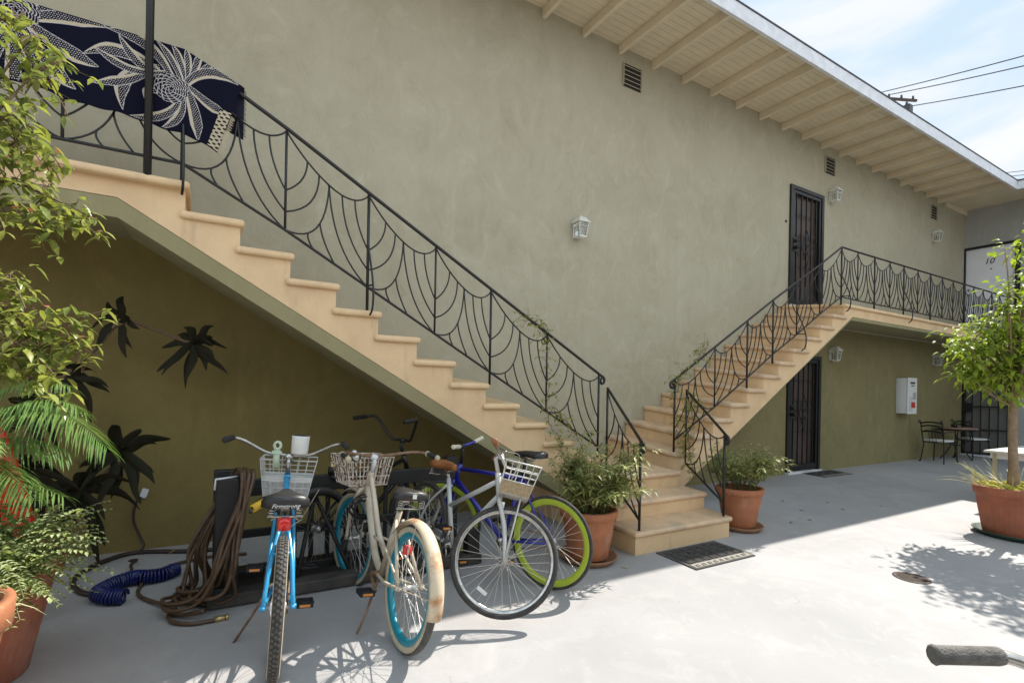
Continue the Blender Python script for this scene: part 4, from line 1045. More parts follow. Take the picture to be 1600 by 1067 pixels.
# ---------- royal blue single speed with lime rims (behind the grey one)
b = bike_root(2.19,-2.115,115,1.5,'royal blue bicycle with lime green rims and cream grips')
R0, wb = .335, 1.02
wheel(b,'rear_wheel',(0,0,R0),R0,.028,MT['tyre'],MT['tyre'],MT['lime'],.042,spokes=28,rimw=.011)
hb = V(wb-.11,0,.68); ht = V(wb-.16,0,.82); M = steer_m(hb,R_(14),R_(72))
wheel(b,'front_wheel',(wb,0,R0),R0,.028,MT['tyre'],MT['tyre'],MT['lime'],.042,spokes=28,rimw=.011,M=M)
f = MB(); bb_ = V(.42,0,.28); sc = V(.26,0,.79)
f.tube([hb,ht],.019,10); f.tube([ht-V(-.01,0,.04),sc-V(0,0,.02)],.016,8); f.tube([hb+V(0,0,.02),bb_],.020,8); f.tube([bb_,sc],.016,8)
for sd in (-1,1): f.tube([(.265,sd*.015,.77),(0,sd*.06,R0)],.0085,7); f.tube([(.42,sd*.03,.28),(0,sd*.06,R0)],.010,7)
f.build('frame', MT['royal'], b)
fork(b,M,hb,V(wb,0,R0),MT['royal'],.052,.013,ht)
saddle(b,(.20,0,.96),MT['saddle_black'],.27,.15,.05,springs=False)
m_ = MB(); m_.tube([sc,(.23,0,.915)],.0135,8); m_.build('seat_post', MT['iron'], b)
crankset(b,bb_,40,chain_to=((0,0,R0),.028))
h = handlebar(b,M,[(.79,.27,1.0),(.80,.15,.985),(.82,.10,.975),(.85,.05,.965),(.855,.0,.965)],.0125,MT['royal'],MT['cream_grip'],.13,.017,stem=[ht,V(ht.x-.02,0,.92),V(.855,0,.96)],stem_mt=MT['iron'])
m_ = MB(M); m_.tube(spline([(.82,.12,.975),(.92,.14,.90),(.96,.05,.80),(.93,.0,.72)],6),.003,4); m_.build('brake_cable', MT['iron'], b)

# ---------- pale grey step-through with a brown saddle
th = -84; hd = V(math.cos(R_(th)), math.sin(R_(th)), 0); o = V(1.60,-2.39,0) - hd*1.05
b = bike_root(o.x,o.y,th,-7.5,'pale grey step-through bicycle with a brown saddle and white wire basket')
R0, wb = .340, 1.05
wheel(b,'rear_wheel',(0,0,R0),R0,.038,MT['tyre'],MT['tyre'],MT['chrome'],.018,rimw=.012)
hb = V(wb-.12,0,.70); ht = V(wb-.17,0,.86); M = steer_m(hb,R_(54),R_(73))
wheel(b,'front_wheel',(wb,0,R0),R0,.038,MT['tyre'],MT['tyre'],MT['chrome'],.018,M=M,rimw=.012,refl=-2.0)
f = MB(); bb_ = V(.43,0,.29); sc = V(.27,0,.74)
f.tube([hb,ht],.021,10); f.tube([ht-V(.0,0,.055),V(.335,0,.55)],.0165,8); f.tube([hb+V(.0,0,.03),bb_],.0185,8); f.tube(spline([V(.60,.022,.43),V(.66,.026,.52),V(.80,.026,.66)],4),.003,4); f.tube([bb_,sc],.017,8)
for sd in (-1,1): f.tube(spline([(.29,sd*.02,.69),(.12,sd*.055,.53),(0,sd*.066,R0)],4),.009,7); f.tube([(.43,sd*.03,.29),(0,sd*.066,R0)],.0105,7)
f.build('frame', MT['silver'], b)
fork(b,M,hb,V(wb,0,R0),MT['silver'],.056,.0145,ht,curve=-.015)
saddle(b,(.215,0,.845),MT['brown_leather'],.27,.19,.075)
m_ = MB(); m_.tube([sc,(.24,0,.79)],.0135,8); m_.build('seat_post', MT['chrome'], b)
crankset(b,bb_,60,chain_to=((0,0,R0),.03))
h = handlebar(b,M,[(.82,.30,1.0),(.835,.18,1.0),(.855,.09,.99),(.87,.03,.98),(.87,0,.978)],.0112,MT['chrome'],MT['brown_leather'],.12,.017,stem=[ht,V(ht.x-.04,0,.95),V(.87,0,.975)],stem_mt=MT['silver'])
wire_basket(b,'front_basket',M,.915,1.145,.115,.15,.735,.935,MT['white_wire'],nx=5,ny=7,nz=5,r=.0026,solid=MT['tan_wire'],mesh_lo=.38)
m_ = MB(M)
for sd in (-1,1):
    m_ = MB(M); m_.tube([(1.06,sd*.10,.735),(wb,sd*.062,R0)],.0055,6); m_.build('basket_stay', MT['silver'], b)
m_ = MB(M); m_.tube([(.87,.05,.975),(.92,.05,.91),(.92,-.05,.91),(.87,-.05,.975)],.007,6); m_.build('basket_bracket', MT['silver'], b)
m_ = MB(M)
for sd in (-1,1): m_.tube([(.85,sd*.14,1.0),(.91,sd*.14,.985),(.90,sd*.24,.965)],.005,5); m_.tube(spline([(.88,sd*.13,.985),(.99,sd*.08,.99),(.98,sd*.02,.86),(.93,sd*.015,.72)],6),.0028,4)
m_.build('brake_lever', MT['chrome'], b)
m_ = MB(M); m_.box((.955,0,.66),(.03,.07,.05)); m_.build('brake_caliper', MT['chrome'], b)
m_ = MB(); m_.tube([(.33,.05,.28),(.28,.15,.12),(.26,.21,.015)],.008,6); m_.build('kickstand', MT['chrome'], b)

# ---------- black cruiser standing behind the rack
b = bike_root(.78,-1.06,21,0,'black bicycle with tall black handlebars behind the wooden rack')
R0, wb = .315, 1.0
wheel(b,'rear_wheel',(0,0,R0),R0,.05,MT['tyre'],MT['tyre'],MT['iron'],.02)
hb = V(wb-.12,0,.66); ht = V(wb-.165,0,.80); M = steer_m(hb,R_(0),R_(71))
wheel(b,'front_wheel',(wb,0,R0),R0,.05,MT['tyre'],MT['tyre'],MT['chrome'],.02,M=M)
f = MB(); bb_ = V(.40,0,.29); sc = V(.28,0,.60)
f.tube([hb,ht],.02,10); f.tube([ht-V(0,0,.04),sc],.018,8); f.tube([hb+V(0,0,.02),bb_],.02,8); f.tube([bb_,sc],.016,8)
for sd in (-1,1): f.tube([(.29,sd*.015,.58),(0,sd*.06,R0)],.009,7); f.tube([(.40,sd*.03,.29),(0,sd*.06,R0)],.010,7)
f.build('frame', MT['iron'], b); fork(b,M,hb,V(wb,0,R0),MT['iron'],.055,.014,ht)
saddle(b,(.24,0,.70),MT['saddle_black'],.26,.16,.05,springs=False)
m_ = MB(); m_.tube([sc,(.26,0,.66)],.0135,8); m_.build('seat_post', MT['iron'], b)
crankset(b,bb_,10,MT['iron'])
handlebar(b,M,[(.55,.335,1.12),(.67,.325,1.13),(.74,.27,1.125),(.80,.13,.95),(.82,.06,.935),(.82,0,.935)],.012,MT['iron'],MT['black'],.125,.0175,stem=[ht,V(.80,0,.88),V(.82,0,.93)],stem_mt=MT['iron'])

# ---------- the bicycle in the foreground of which only a grip shows
b = bike_root(.489,-4.823,-25,0,'black bicycle at the lower right corner, only its foam grip and handlebar end showing',group=None)
R0, wb = .340, 1.08
wheel(b,'rear_wheel',(0,0,R0),R0,.05,MT['tyre'],MT['tyre'],MT['chrome'],.022)
hb = V(wb-.14,0,.70); ht = V(wb-.19,0,.84); M = Matrix()
wheel(b,'front_wheel',(wb,0,R0),R0,.05,MT['tyre'],MT['tyre'],MT['chrome'],.022)
f = MB(); bb_ = V(.45,0,.29); sc = V(.29,0,.68)
f.tube([hb,ht],.02,10); f.tube([ht-V(0,0,.04),sc],.018,8); f.tube([hb+V(0,0,.02),bb_],.02,8); f.tube([bb_,sc],.016,8)
for sd in (-1,1): f.tube([(.29,sd*.015,.66),(0,sd*.06,R0)],.009,7); f.tube([(.45,sd*.03,.29),(0,sd*.06,R0)],.010,7)
f.build('frame', MT['iron'], b); fork(b,M,hb,V(wb,0,R0),MT['iron'],.058,.014,ht)
saddle(b,(.24,0,.80),MT['saddle_black'],.27,.2,.06); crankset(b,bb_,10)
m_ = MB(); m_.tube([sc,(.26,0,.75)],.0135,8); m_.build('seat_post', MT['chrome'], b)
handlebar(b,M,[(.58,.34,1.055),(.705,.325,1.055),(.79,.27,1.02),(.86,.10,.96),(.87,0,.955)],.0112,MT['chrome'],MT['grip_worn'],.122,.0165,stem=[ht,V(ht.x-.03,0,.91),V(.87,0,.95)])
# ================================================================== bike rack, hoses, outlet, board
T = thing('bike_rack', 'long black wooden rack with end posts and slats behind the bicycles', 'rack', (1.0,-1.2,gz(-1.2)))
def bd(x0,x1,y0,y1,z0,z1,nm,mt): 
    m_ = MB(); m_.bb(x0-1,x1-1,y0+1.2,y1+1.2,z0,z1); return m_.build(nm, mt, T, bev=.006, bseg=1)
bd(.10,.235,-1.45,-1.36,0,.80,'end_post',MT['rack']); bd(.10,.235,-1.06,-.97,0,.80,'end_post',MT['rack']); bd(.115,.22,-1.36,-1.06,.05,.74,'end_panel',MT['rack'])
bd(1.86,1.97,-1.02,-.93,0,.80,'end_post',MT['rack']); bd(1.86,1.97,-1.45,-1.36,0,.28,'end_post',MT['rack'])
bd(.24,1.86,-1.02,-.975,.60,.72,'top_rail',MT['rack']); bd(.24,1.86,-1.01,-.985,.30,.36,'middle_rail',MT['rack'])
bd(.06,1.98,-1.47,-1.33,0,.075,'base_board',MT['rack_base']); bd(.06,1.98,-1.08,-.94,0,.09,'base_board',MT['rack']); bd(.24,1.86,-1.31,-1.10,.02,.045,'base_board',MT['rack'])
bd(.02,.16,-1.50,-1.40,.078,.13,'base_block',MT['rack'])
for i,x in enumerate((.62,.74,.86,1.0,1.15,1.32,1.50,1.68)): bd(x,x+.035,-.972,-.955,.09,.60,'slat',MT['rack'])
m_ = MB(); m_.tube([(-.40,-.16+.0,.09),(-.22,.2,.60)],.016,6); m_.tube([(-.05,-.16,.09),(-.25,.2,.62)],.016,6); m_.build('brace', MT['rack'], T)
m_ = MB(); m_.tube([(-.765,-.13,.80),(-.79,-.20,.806),(-.90,-.255,.806),(-.905,-.255,.74)],.007,6); m_.build('hook', MT['white_trim'], T)
m_ = MB(); m_.lathe([(.001,0),(.035,0),(.035,.055),(.022,.06),(.022,.10),(.001,.10)],12,Matrix.Translation((-.10,.19,.72)),mis=[0,0,0,1,1]); m_.build('capped_bolt', [MT['rack'],MT['brass']], T)
# brown hose hung over the end post
m_ = MB(); rnd = random.Random(3)
for k in range(11):
    dx = rnd.uniform(-.04,.06); sx = -.55*k/10 + rnd.uniform(-.05,.05); w_ = rnd.uniform(-.03,.03)
    gx = .15 + sx*.36; gy = -1.55 + rnd.uniform(-.05,.12) + .04*(k%3)
    top = V(.24+dx,-1.30+w_,.815+.016*(k%3)+gz(-1.3))
    pts = [top, V(.26+dx,-1.46+w_,.79), V(.25+dx*.6,-1.50+w_,.66), V(.22+dx+.15*sx,-1.53+w_,.42), V(.21+dx+.27*sx,-1.56+w_,.20+.10*(k%4)/4), V(gx+.06,gy,.03+.02*(k%4)), V(gx-.07,gy+.05,-.015+.022*(k%4)), V(gx-.12,gy+.16,-.01+.02*(k%4)), V(gx-.03,gy+.30,.02), V(.05+dx+.2*sx,-1.20,.28), V(.14+dx,-1.18,.60)]
    m_.tube(spline(pts,7), .0115, 7, closed=True)
m_.tube(spline([(.05,-1.58,.0),(-.06,-1.50,-.03),(-.13,-1.44,-.035),(-.11,-1.55,-.04),(-.02,-1.62,-.045),(.08,-1.63,-.045),(.12,-1.625,-.045)],8),.0125,7)
m_.tube(spline([(-.1,-1.4,-.02),(-.32,-1.0,-.02),(-.20,-.6,-.0),(.1,-.45,.0),(.35,-.5,.0)],8),.0115,7)
hs = m_.build('garden_hose', MT['hose_brown']); tag(hs, 'brown garden hose hung in loops over the rack end post and spilling onto the floor', 'hose')
m_ = MB(); m_.tube([(.105,-1.626,-.045),(.16,-1.622,-.045)],.017,8); m_.tube([(.16,-1.622,-.045),(.175,-1.621,-.045)],.019,8); m_.build('brass_coupling', MT['brass'], hs)
# blue coiled hose
m_ = MB(); path = spline([(-.38,-1.12,.045),(-.47,-1.08,.045),(-.53,-.98,.045),(-.47,-.86,.05),(-.37,-.80,.06),(-.30,-.82,.06),(-.20,-.80,.05),(-.12,-.72,.05)],24)
pts = []; acc = 0
for i in range(len(path)):
    t = (path[min(i+1,len(path)-1)]-path[max(i-1,0)]).normalized(); s1 = t.cross(V(0,0,1)).normalized(); u1 = V(0,0,1)
    for q in range(3):
        ph = (i*3+q)*.50; pts.append(path[i] + (s1*math.cos(ph)+u1*math.sin(ph))*.043 + V(0,0,gz(-1)-.0))
m_.tube(pts,.0080,6); hs = m_.build('coiled_hose', MT['hose_blue']); tag(hs, 'blue coiled hose lying on the floor below the wall outlet', 'hose')
# outlet with its dark cord
T = thing('wall_outlet', 'small grey outlet cover low on the dark wall under the stair', 'outlet', (-.365,0,.46))
m_ = MB(); m_.box((0,-.02,0),(.048,.03,.075),Euler((0,R_(18),0))); m_.build('cover', MT['white_paint'], T, bev=.006, bseg=1)
m_ = MB(); m_.tube(spline([(-.385,-.05,.44),(-.42,-.06,.38),(-.43,-.05,.25),(-.385,-.06,.12),(-.36,-.08,.05),(-.40,-.10,.0),(-.52,-.11,-.02),(-.48,-.18,-.02),(-.40,-.16,-.05),(-.44,-.24,-.10+.08),(-.38,-.36,.02),(-.40,-.5,.03),(-.38,-.72,.06)],8),.011,6)
tag(m_.build('cord', MT['hose_dark']), 'dark cord hanging from the wall outlet and looping to the floor', 'cord')
m_ = MB(); m_.tube(spline([(.3,-.30,.008),(-.02,-.26,.008),(-.40,-.12,.012),(-.60,-.26,.008),(-.70,-.48,.0),(-.705,-.66,-.006),(-.62,-.86,-.014),(-.50,-.95,-.016)],8),.017,7)
tag(m_.build('drain_hose', MT['hose_dark']), 'dark thick hose curving on the floor along the wall beside the blue coil', 'hose')
m_ = MB(); m_.leaf((-.17,-.62,.10),(.5,-.2,.6),(0,0,1),.07,.045); tag(m_.build('fallen_leaf', MT['lf_yellow']), 'yellow fallen leaf resting on the blue coiled hose', 'leaf')
# red and yellow board leaning behind the plants
T = thing('surfboard', 'red surfboard with a yellow tail standing behind the left plants', 'surfboard', (-.885,-1.20,gz(-1.20)), (R_(-6),R_(-15),0))
def board(z0,z1,mt,nm):
    m_ = MB(); Hh, Wd = 1.75, .235; rows = []
    n = 22
    for i in range(n+1):
        z = z0+(z1-z0)*i/n; t = z/Hh; wv = Wd*max(.02,(1-abs(2*t-.92)**2.6)) if t < 1 else .01; wv = max(.012, min(Wd, Wd*(1-abs((t-.45)/.56)**2.4)))
        yo_ = .10*(t-.35)**2; th_ = .032*(1-abs((t-.45)/.58)**3)+.006
        rows.append([(wv*math.cos(a), yo_+th_*math.sin(a)*abs(math.sin(a))**.0, z) for a in [2*math.pi*k/14 for k in range(14)]])
    vs = [q for r in rows for q in r]; m_.add(vs, [(i*14+k,i*14+(k+1)%14,(i+1)*14+(k+1)%14,(i+1)*14+k) for i in range(n) for k in range(14)]+[tuple(range(13,-1,-1)), tuple(n*14+k for k in range(14))])
    return m_.build(nm, mt, T, recalc=True)
board(.40,1.74,MT['red'],'deck'); board(.0,.397,MT['yellow'],'tail')

# ================================================================== potted plants
def pot_mesh(T, rb, rt_, h, mt=None, ribs=0, rim=.06, soil=True):
    m_ = MB(); mt = mt or MT['terracotta']
    pr = [(.001,0),(rb,0),(rb+.004,.006)]
    pr += [(rb+(rt_-rb)*t*.94, h*t) for t in (.2,.4,.6,.8)] + [(rb+(rt_-rb)*.92,h-rim-.004),(rt_,h-rim),(rt_+.006,h-.012),(rt_+.002,h),(rt_-.03,h),(rt_-.035,h-.02),(rt_-.045,h-.09),(.001,h-.09)]
    m_.lathe(pr, 48 if not ribs else 126); o = m_.build('pot', mt, T)
    if ribs:
        for v in o.data.vertices:
            if .05 < v.co.z < h-rim-.02:
                a = math.atan2(v.co.y,v.co.x); r = math.hypot(v.co.x,v.co.y); k = 1+.014*math.sin(a*42)
                v.co.x *= k; v.co.y *= k
    m_ = MB(); m_.lathe([(.001,h-.055),(rt_*.5,h-.05),(rt_-.045,h-.065)],20); m_.build('soil', MT['soil'], T)
    return o
def saucer(loc, r, label, mt=None, tilt=0):
    T = thing('plant_saucer', label, 'saucer', loc, (math.atan(GS),tilt,0))
    m_ = MB(); m_.lathe([(.001,.004),(r*.86,.004),(r,.05),(r+.012,.052),(r+.014,.045),(r*.9,0),(.001,0)],36); m_.build('dish', mt or MT['saucer'], T); return T
def bamboo(T, base_z, r, n, hmin, hmax, spread, seed, mts, lf=(.05,.095), bias=(0,0)):
    rd = random.Random(seed); st = MB(); lv = [MB(), MB()]
    for k in range(n):
        a = rd.uniform(0,6.283); rr = r*math.sqrt(rd.random()); p0 = V(rr*math.cos(a), rr*math.sin(a), base_z)
        h = rd.uniform(hmin,hmax); o = V(math.cos(a)*rd.uniform(.1,1)+bias[0], math.sin(a)*rd.uniform(.1,1)+bias[1],0)*spread
        p2 = p0+o+V(0,0,h*rd.uniform(.75,1)); p1 = p0+o*.25+V(0,0,h*.75)
        c = bez(p0,p1,p2,8); st.tube(c,[.0035-.0003*i for i in range(9)],4)
        for i in range(2,9):
            d = (c[i]-c[i-1]).normalized()
            for q in range(rd.choice((1,2,2))):
                ta = rd.uniform(0,6.28); bd_ = (d*.7+V(math.cos(ta),math.sin(ta),rd.uniform(-.2,.4))).normalized(); bl = rd.uniform(.04,.13)
                e = c[i]+bd_*bl; st.tube([c[i],e],.0016,3,cap=False)
                for w_ in range(rd.choice((3,4,5))):
                    t = rd.uniform(.3,1.05); la = rd.uniform(0,6.28)
                    ld = (bd_*.6+V(math.cos(la),math.sin(la),rd.uniform(-.5,.5))).normalized()
                    L_ = rd.uniform(*lf); lv[rd.choice((0,0,1))].leaf(c[i]+bd_*bl*t, ld, (0,0,1), L_, L_*.22, 0, .35, 2)
    st.build('stems', MT['stem_green'], T)
    for m_, mt in zip(lv, mts): m_.build('foliage', mt, T)
T = thing('potted_plant', 'terracotta pot of bushy bamboo leaved shrub left of the bottom steps beside the lime rim', 'potted plant', (2.84,-1.76,gz(-1.76)+.03))
pot_mesh(T,.165,.24,.40); bamboo(T,.34,.18,54,.24,.62,.31,5,(MT['lf_bamboo'],MT['lf_bamboo2']),lf=(.06,.12),bias=(.30,-.1))
saucer((2.84,-1.76,gz(-1.76)+.002),.235,'clay saucer under the pot left of the bottom steps')
T = thing('potted_plant', 'terracotta pot of airy light green shrub right of the bottom steps', 'potted plant', (4.93,-1.72,gz(-1.72)+.035))
pot_mesh(T,.16,.235,.40); bamboo(T,.34,.17,36,.22,.54,.25,8,(MT['lf_bamboo'],MT['lf_bamboo2']),lf=(.055,.11))
saucer((4.93,-1.72,gz(-1.72)+.002),.225,'clay saucer under the pot right of the bottom steps')
# big red pot with the small tree
BT = V(7.52,-3.2,gz(-3.2))
saucer((BT.x,BT.y,BT.z+.002),.33,'dark green saucer under the big tree pot',MT['green_plastic'])
T = thing('potted_tree', 'small green tree in a big ribbed terracotta planter in the sun', 'potted tree', (BT.x,BT.y,BT.z+.012))
pot_mesh(T,.245,.335,.52,MT['terracotta_red'],ribs=1,rim=.085)
def P3(x,y,z): return V(x,y,z)
tr = MB(); hz = .43
tk = spline([(-.03,-.0,hz-.02),(-.025,0,hz+.25),(.0,.02,hz+.6),(.03,.03,hz+.95),(.04,.03,hz+1.12)],6)
n = len(tk); tr.tube(tk,[.062-.022*min(1,i/(n*.35)) if i < n*.35 else .042-.004*i/n for i in range(n)],12)
rd = random.Random(11); cr = MB(); tp_ = tk[-1]; LEFT = V(-.86,.52,0); AWAY = V(.52,.86,0)
def clump(p, d, n_, s):
    for k in range(n_):
        o = V(rd.gauss(0,s),rd.gauss(0,s),rd.gauss(0,s*.75)); a = rd.uniform(0,6.28)
        dd = (d*.5+o*3/s*.1+V(math.cos(a),math.sin(a),rd.uniform(-.7,.15))).normalized(); L_ = rd.choice((.045,.06,.075,.09,.11))*rd.uniform(.85,1.1)
        cr.leaf(p+o,dd,(rd.uniform(-.35,.35),rd.uniform(-.35,.35),1),L_,L_*.46,0,.45,3,.2)
def limb(p0, tgt, r, twigs, s=.075, n_=16):
    p0, tgt = Vector(p0), Vector(tgt); m1 = p0.lerp(tgt,.5)+V(rd.uniform(-.06,.06),rd.uniform(-.06,.06),rd.uniform(.0,.14)); c = bez(p0,m1,tgt,8)
    tr.tube(c,[r*(1-.75*i/8) for i in range(9)],6)
    for k in range(twigs):
        i = rd.randint(3,8); d = V(rd.gauss(0,1),rd.gauss(0,1),rd.gauss(.15,.6)).normalized(); e = c[i]+d*rd.uniform(.10,.24); tr.tube(bez(c[i],c[i].lerp(e,.5)+V(0,0,.03),e,4),r*.22,4,cap=False); clump(e,d,n_,s)
    clump(tgt,(tgt-p0).normalized(),n_,s)
for k in range(13):          # the round main crown
    a = k*2.39996; rr = .55*math.sqrt((k+.5)/13)+.08; limb(tp_-V(0,0,rd.uniform(0,.15)), tp_+V(math.cos(a)*rr,math.sin(a)*rr,rd.uniform(.20,.78)), .020, 5)
for s_ in ((.36,.16),(.32,.38),(.42,.30),(.25,.55)): limb(tp_-V(0,0,.05), tp_+LEFT*s_[0]+AWAY*rd.uniform(-.15,.15)+V(0,0,s_[1]), .018, 7)
for q in ((-.12,.05,1.05),(.10,-.1,1.35),(.0,-.25,1.0),(-.3,.15,.75),(.2,.3,.8),(.3,-.3,.8),(-.15,-.3,.7),(-.38,.25,.55),(-.05,.1,1.55),(.05,-.1,1.75),(.15,-.3,1.65),(-.2,.0,.85),(.1,.1,1.2)): limb(tp_, tp_+V(*q)-LEFT*(.03 if q[2] > .9 else 0), .018, 5, .07, 14)
lb = bez(tk[int(n*.72)], tk[int(n*.72)]+LEFT*.25+V(0,0,.10), tk[int(n*.72)]+LEFT*.42+V(0,0,.28),8); tr.tube(lb,[.011-.0008*i for i in range(9)],6)
for i in (6,8): clump(lb[i],LEFT,16,.08)
tr.tube(bez(lb[4],lb[4]+LEFT*.06+V(0,0,.08),lb[4]+LEFT*.08+V(0,0,.2),4),.005,5)
tr.build('trunk', MT['bark'], T); cr.build('crown', MT['lf_ficus'], T)
m_ = MB()
for k in range(130):
    a = rd.uniform(0,6.28); rr = .30*math.sqrt(rd.random()); s = rd.uniform(.018,.042); m_.ball((rr*math.cos(a),rr*math.sin(a),.50+rd.uniform(0,.04)-.1*max(0,rr-.2)),s,4,0,(1,1,.7))
m_.build('moss', MT['moss'], T)
m_ = MB()
for k in range(70):
    a = rd.gauss(2.2,1.2); r0 = rd.uniform(.15,.29); p0 = V(r0*math.cos(a),r0*math.sin(a),.50); L_ = rd.uniform(.16,.48); e = rd.uniform(.2,1.2)
    d = V(math.cos(a)*math.cos(e),math.sin(a)*math.cos(e),math.sin(e)); c = bez(p0,p0+d*L_*.6,p0+d*L_+V(0,0,-L_*rd.uniform(.1,.45)),6)
    m_.tube(c,[.0050-.0006*i for i in range(7)],3)
m_.build('grass_blades', MT['grass_dry'], T)

# ================================================================== vines on the railings
def vine(name, label, paths, seed, density, mt, spread=.05):
    rd = random.Random(seed); st = MB(); lv = MB()
    for pth in paths:
        c = spline(pth, 10); c = [p+V(rd.gauss(0,.012),rd.gauss(0,.012),rd.gauss(0,.012)) for p in c]; st.tube(c,.0028,4)
        for p in c:
            for k in range(density):
                if rd.random() < .35: continue
                o = V(rd.gauss(0,spread),rd.gauss(0,spread*.7),rd.gauss(0,spread)); a = rd.uniform(0,6.28); L_ = rd.uniform(.03,.06)
                st.tube([p,p+o],.0012,3,cap=False)
                for q in range(2): lv.leaf(p+o,(math.cos(a+q*2),math.sin(a+q*2),rd.uniform(-.6,.4)),(0,0,1),L_,L_*.42,0,.4,2)
    T = thing(name, label, 'vine', paths[0][0]); off = Matrix.Translation(-Vector(paths[0][0]))
    for m_, nm, mt_ in ((st,'stems',MT['twig']),(lv,'foliage',mt)):
        o = m_.build(nm, mt_, T); o.matrix_parent_inverse = off
    return T
vine('climbing_vine','thin leafy vine climbing the lower posts of the left stair railing',
     [[(3.1,-1.35,.40),(3.0,-1.12,.80),(2.96,-.97,1.15),(2.95,-.95,1.6),(2.93,-.95,1.95)],[(3.2,-1.3,.5),(3.3,-1.05,.85),(3.15,-.96,1.05),(3.0,-.95,1.2)],[(2.93,-.95,1.93),(2.78,-.95,2.02),(2.6,-.95,2.1)],[(3.2,-1.4,.45),(3.45,-1.2,.7),(3.4,-1.0,.95)]],21,4,MT['lf_vine'],.045)
vine('climbing_vine','leafy vine wound round the right newel post and the short right handrail',
     [[(4.86,-1.2,.35),(4.82,-1.0,.8),(4.80,-.95,1.2),(4.80,-.95,1.5),(5.0,-.95,1.65),(5.2,-.95,1.80),(5.35,-.95,1.95)],[(4.83,-1.2,.4),(4.85,-1.08,.9),(4.83,-1.1,1.3),(4.75,-1.3,1.22)],[(4.9,-1.1,.5),(4.95,-1.0,.9),(5.0,-.97,1.15),(5.15,-1.0,1.2)]],22,4,MT['lf_vine'],.055)
# ================================================================== left foreground greenery
T = thing('potted_plant', 'large terracotta pot overflowing with pale small leaved foliage at the left edge', 'potted plant', (-.915,-1.76,gz(-1.76)+.002))
pot_mesh(T,.215,.345,.56,MT['terracotta_red'],rim=.09)
rd = random.Random(31); off = Vector(T.location)
st = MB(); lv = MB(); lv2 = MB()
def spray(p0, p2, n, L_, lift=.12):
    p0, p2 = Vector(p0)-off, Vector(p2)-off; c = bez(p0,(p0+p2)/2+V(0,0,lift),p2,n); st.tube(c,.0022,4)
    for i in range(1,n+1):
        d = (c[i]-c[i-1]).normalized(); sd = d.cross(V(0,0,1)).normalized()
        for sg in (-1,1):
            ld = (sd*sg+d*.35+V(0,0,rd.uniform(-.25,.35))); l = L_*rd.uniform(.7,1.15)*(1-.35*i/n)
            (lv if rd.random() < .75 else lv2).leaf(c[i],ld,(0,0,1),l,l*.55,0,.25,2)
for k in range(330):
    a = rd.uniform(-2.6,.6); rr = rd.uniform(.10,.42); p0 = off+V(rd.uniform(-.15,.25),rd.uniform(-.42,.0),.52)
    p2 = p0+V(math.cos(a)*rr*.85,math.sin(a)*rr*.8,rd.uniform(-.16,.34)); spray(p0,p2,rd.randint(10,16),rd.uniform(.028,.048),rd.uniform(.05,.16))
for tgt in ((-.396,-2.124,.639),(-.43,-2.1,.60),(-.474,-2.077,.765),(-.441,-1.98,.726),(-.50,-2.179,.50),(-.55,-2.25,.46),(-.62,-2.2,.44),(-.46,-2.0,.68),(-.56,-2.18,.70),(-.60,-2.25,.62)): spray((-.80,-1.95,.52),tgt,16,.034,.08)
mg = MB()
for k in range(260):
    a = rd.uniform(-2.6,.9); e = rd.uniform(.1,1.3); r_ = rd.uniform(.05,.30); p0 = V(.02+math.cos(a)*r_*math.cos(e),-.05+math.sin(a)*r_*math.cos(e),.56+r_*math.sin(e)*1.1); mg.leaf(p0,(math.cos(a+rd.uniform(-.8,.8)),math.sin(a+rd.uniform(-.8,.8)),rd.uniform(-.4,.6)),(0,0,1),rd.uniform(.04,.075),.03,0,.35,3)
mg.build('foliage', MT['lf_palm'], T)
st.build('stems', MT['stem_green'], T); lv.build('foliage', MT['lf_pale'], T); lv2.build('foliage', MT['lf_vine'], T)
m_ = MB()
for k in range(55):       # yellowing tuft and spider-plant blades
    a = rd.uniform(-2.0,.7); p0 = V(.05+rd.uniform(-.12,.12),-.15+rd.uniform(-.1,.1),.55); L_ = rd.uniform(.18,.36); d = V(math.cos(a),math.sin(a),rd.uniform(.5,1.3)); m_.leaf(p0,d,(0,0,1),L_,.016,0,.8,6,.1)
m_.build('yellow_blades', MT['lf_yellow'], T)
m_ = MB()
for k in range(9):
    a = rd.uniform(-2.2,.6); m_.leaf((rd.uniform(-.1,.3),rd.uniform(-.35,0),.56+rd.uniform(0,.1)),(math.cos(a),math.sin(a),.5),(0,0,1),.045,.03,0,.3,2)
m_.build('flowers', MT['flower'], T)
T = thing('potted_plant', 'smaller terracotta pot of dry grass in the lower left corner before the large pot', 'potted plant', (-.865,-2.46,gz(-2.46)+.002))
pot_mesh(T,.15,.262,.60,rim=.10); m_ = MB()
for k in range(60):
    a = rd.uniform(0,6.28); e = rd.uniform(.5,1.3); rr = .18*math.sqrt(rd.random()); m_.leaf((rr*math.cos(a),rr*math.sin(a),.55),(math.cos(a)*math.cos(e),math.sin(a)*math.cos(e),math.sin(e)),(0,0,1),rd.uniform(.12,.30),.011,0,.8,6,.1)
m_.build('grass_blades', MT['grass_dry'], T)
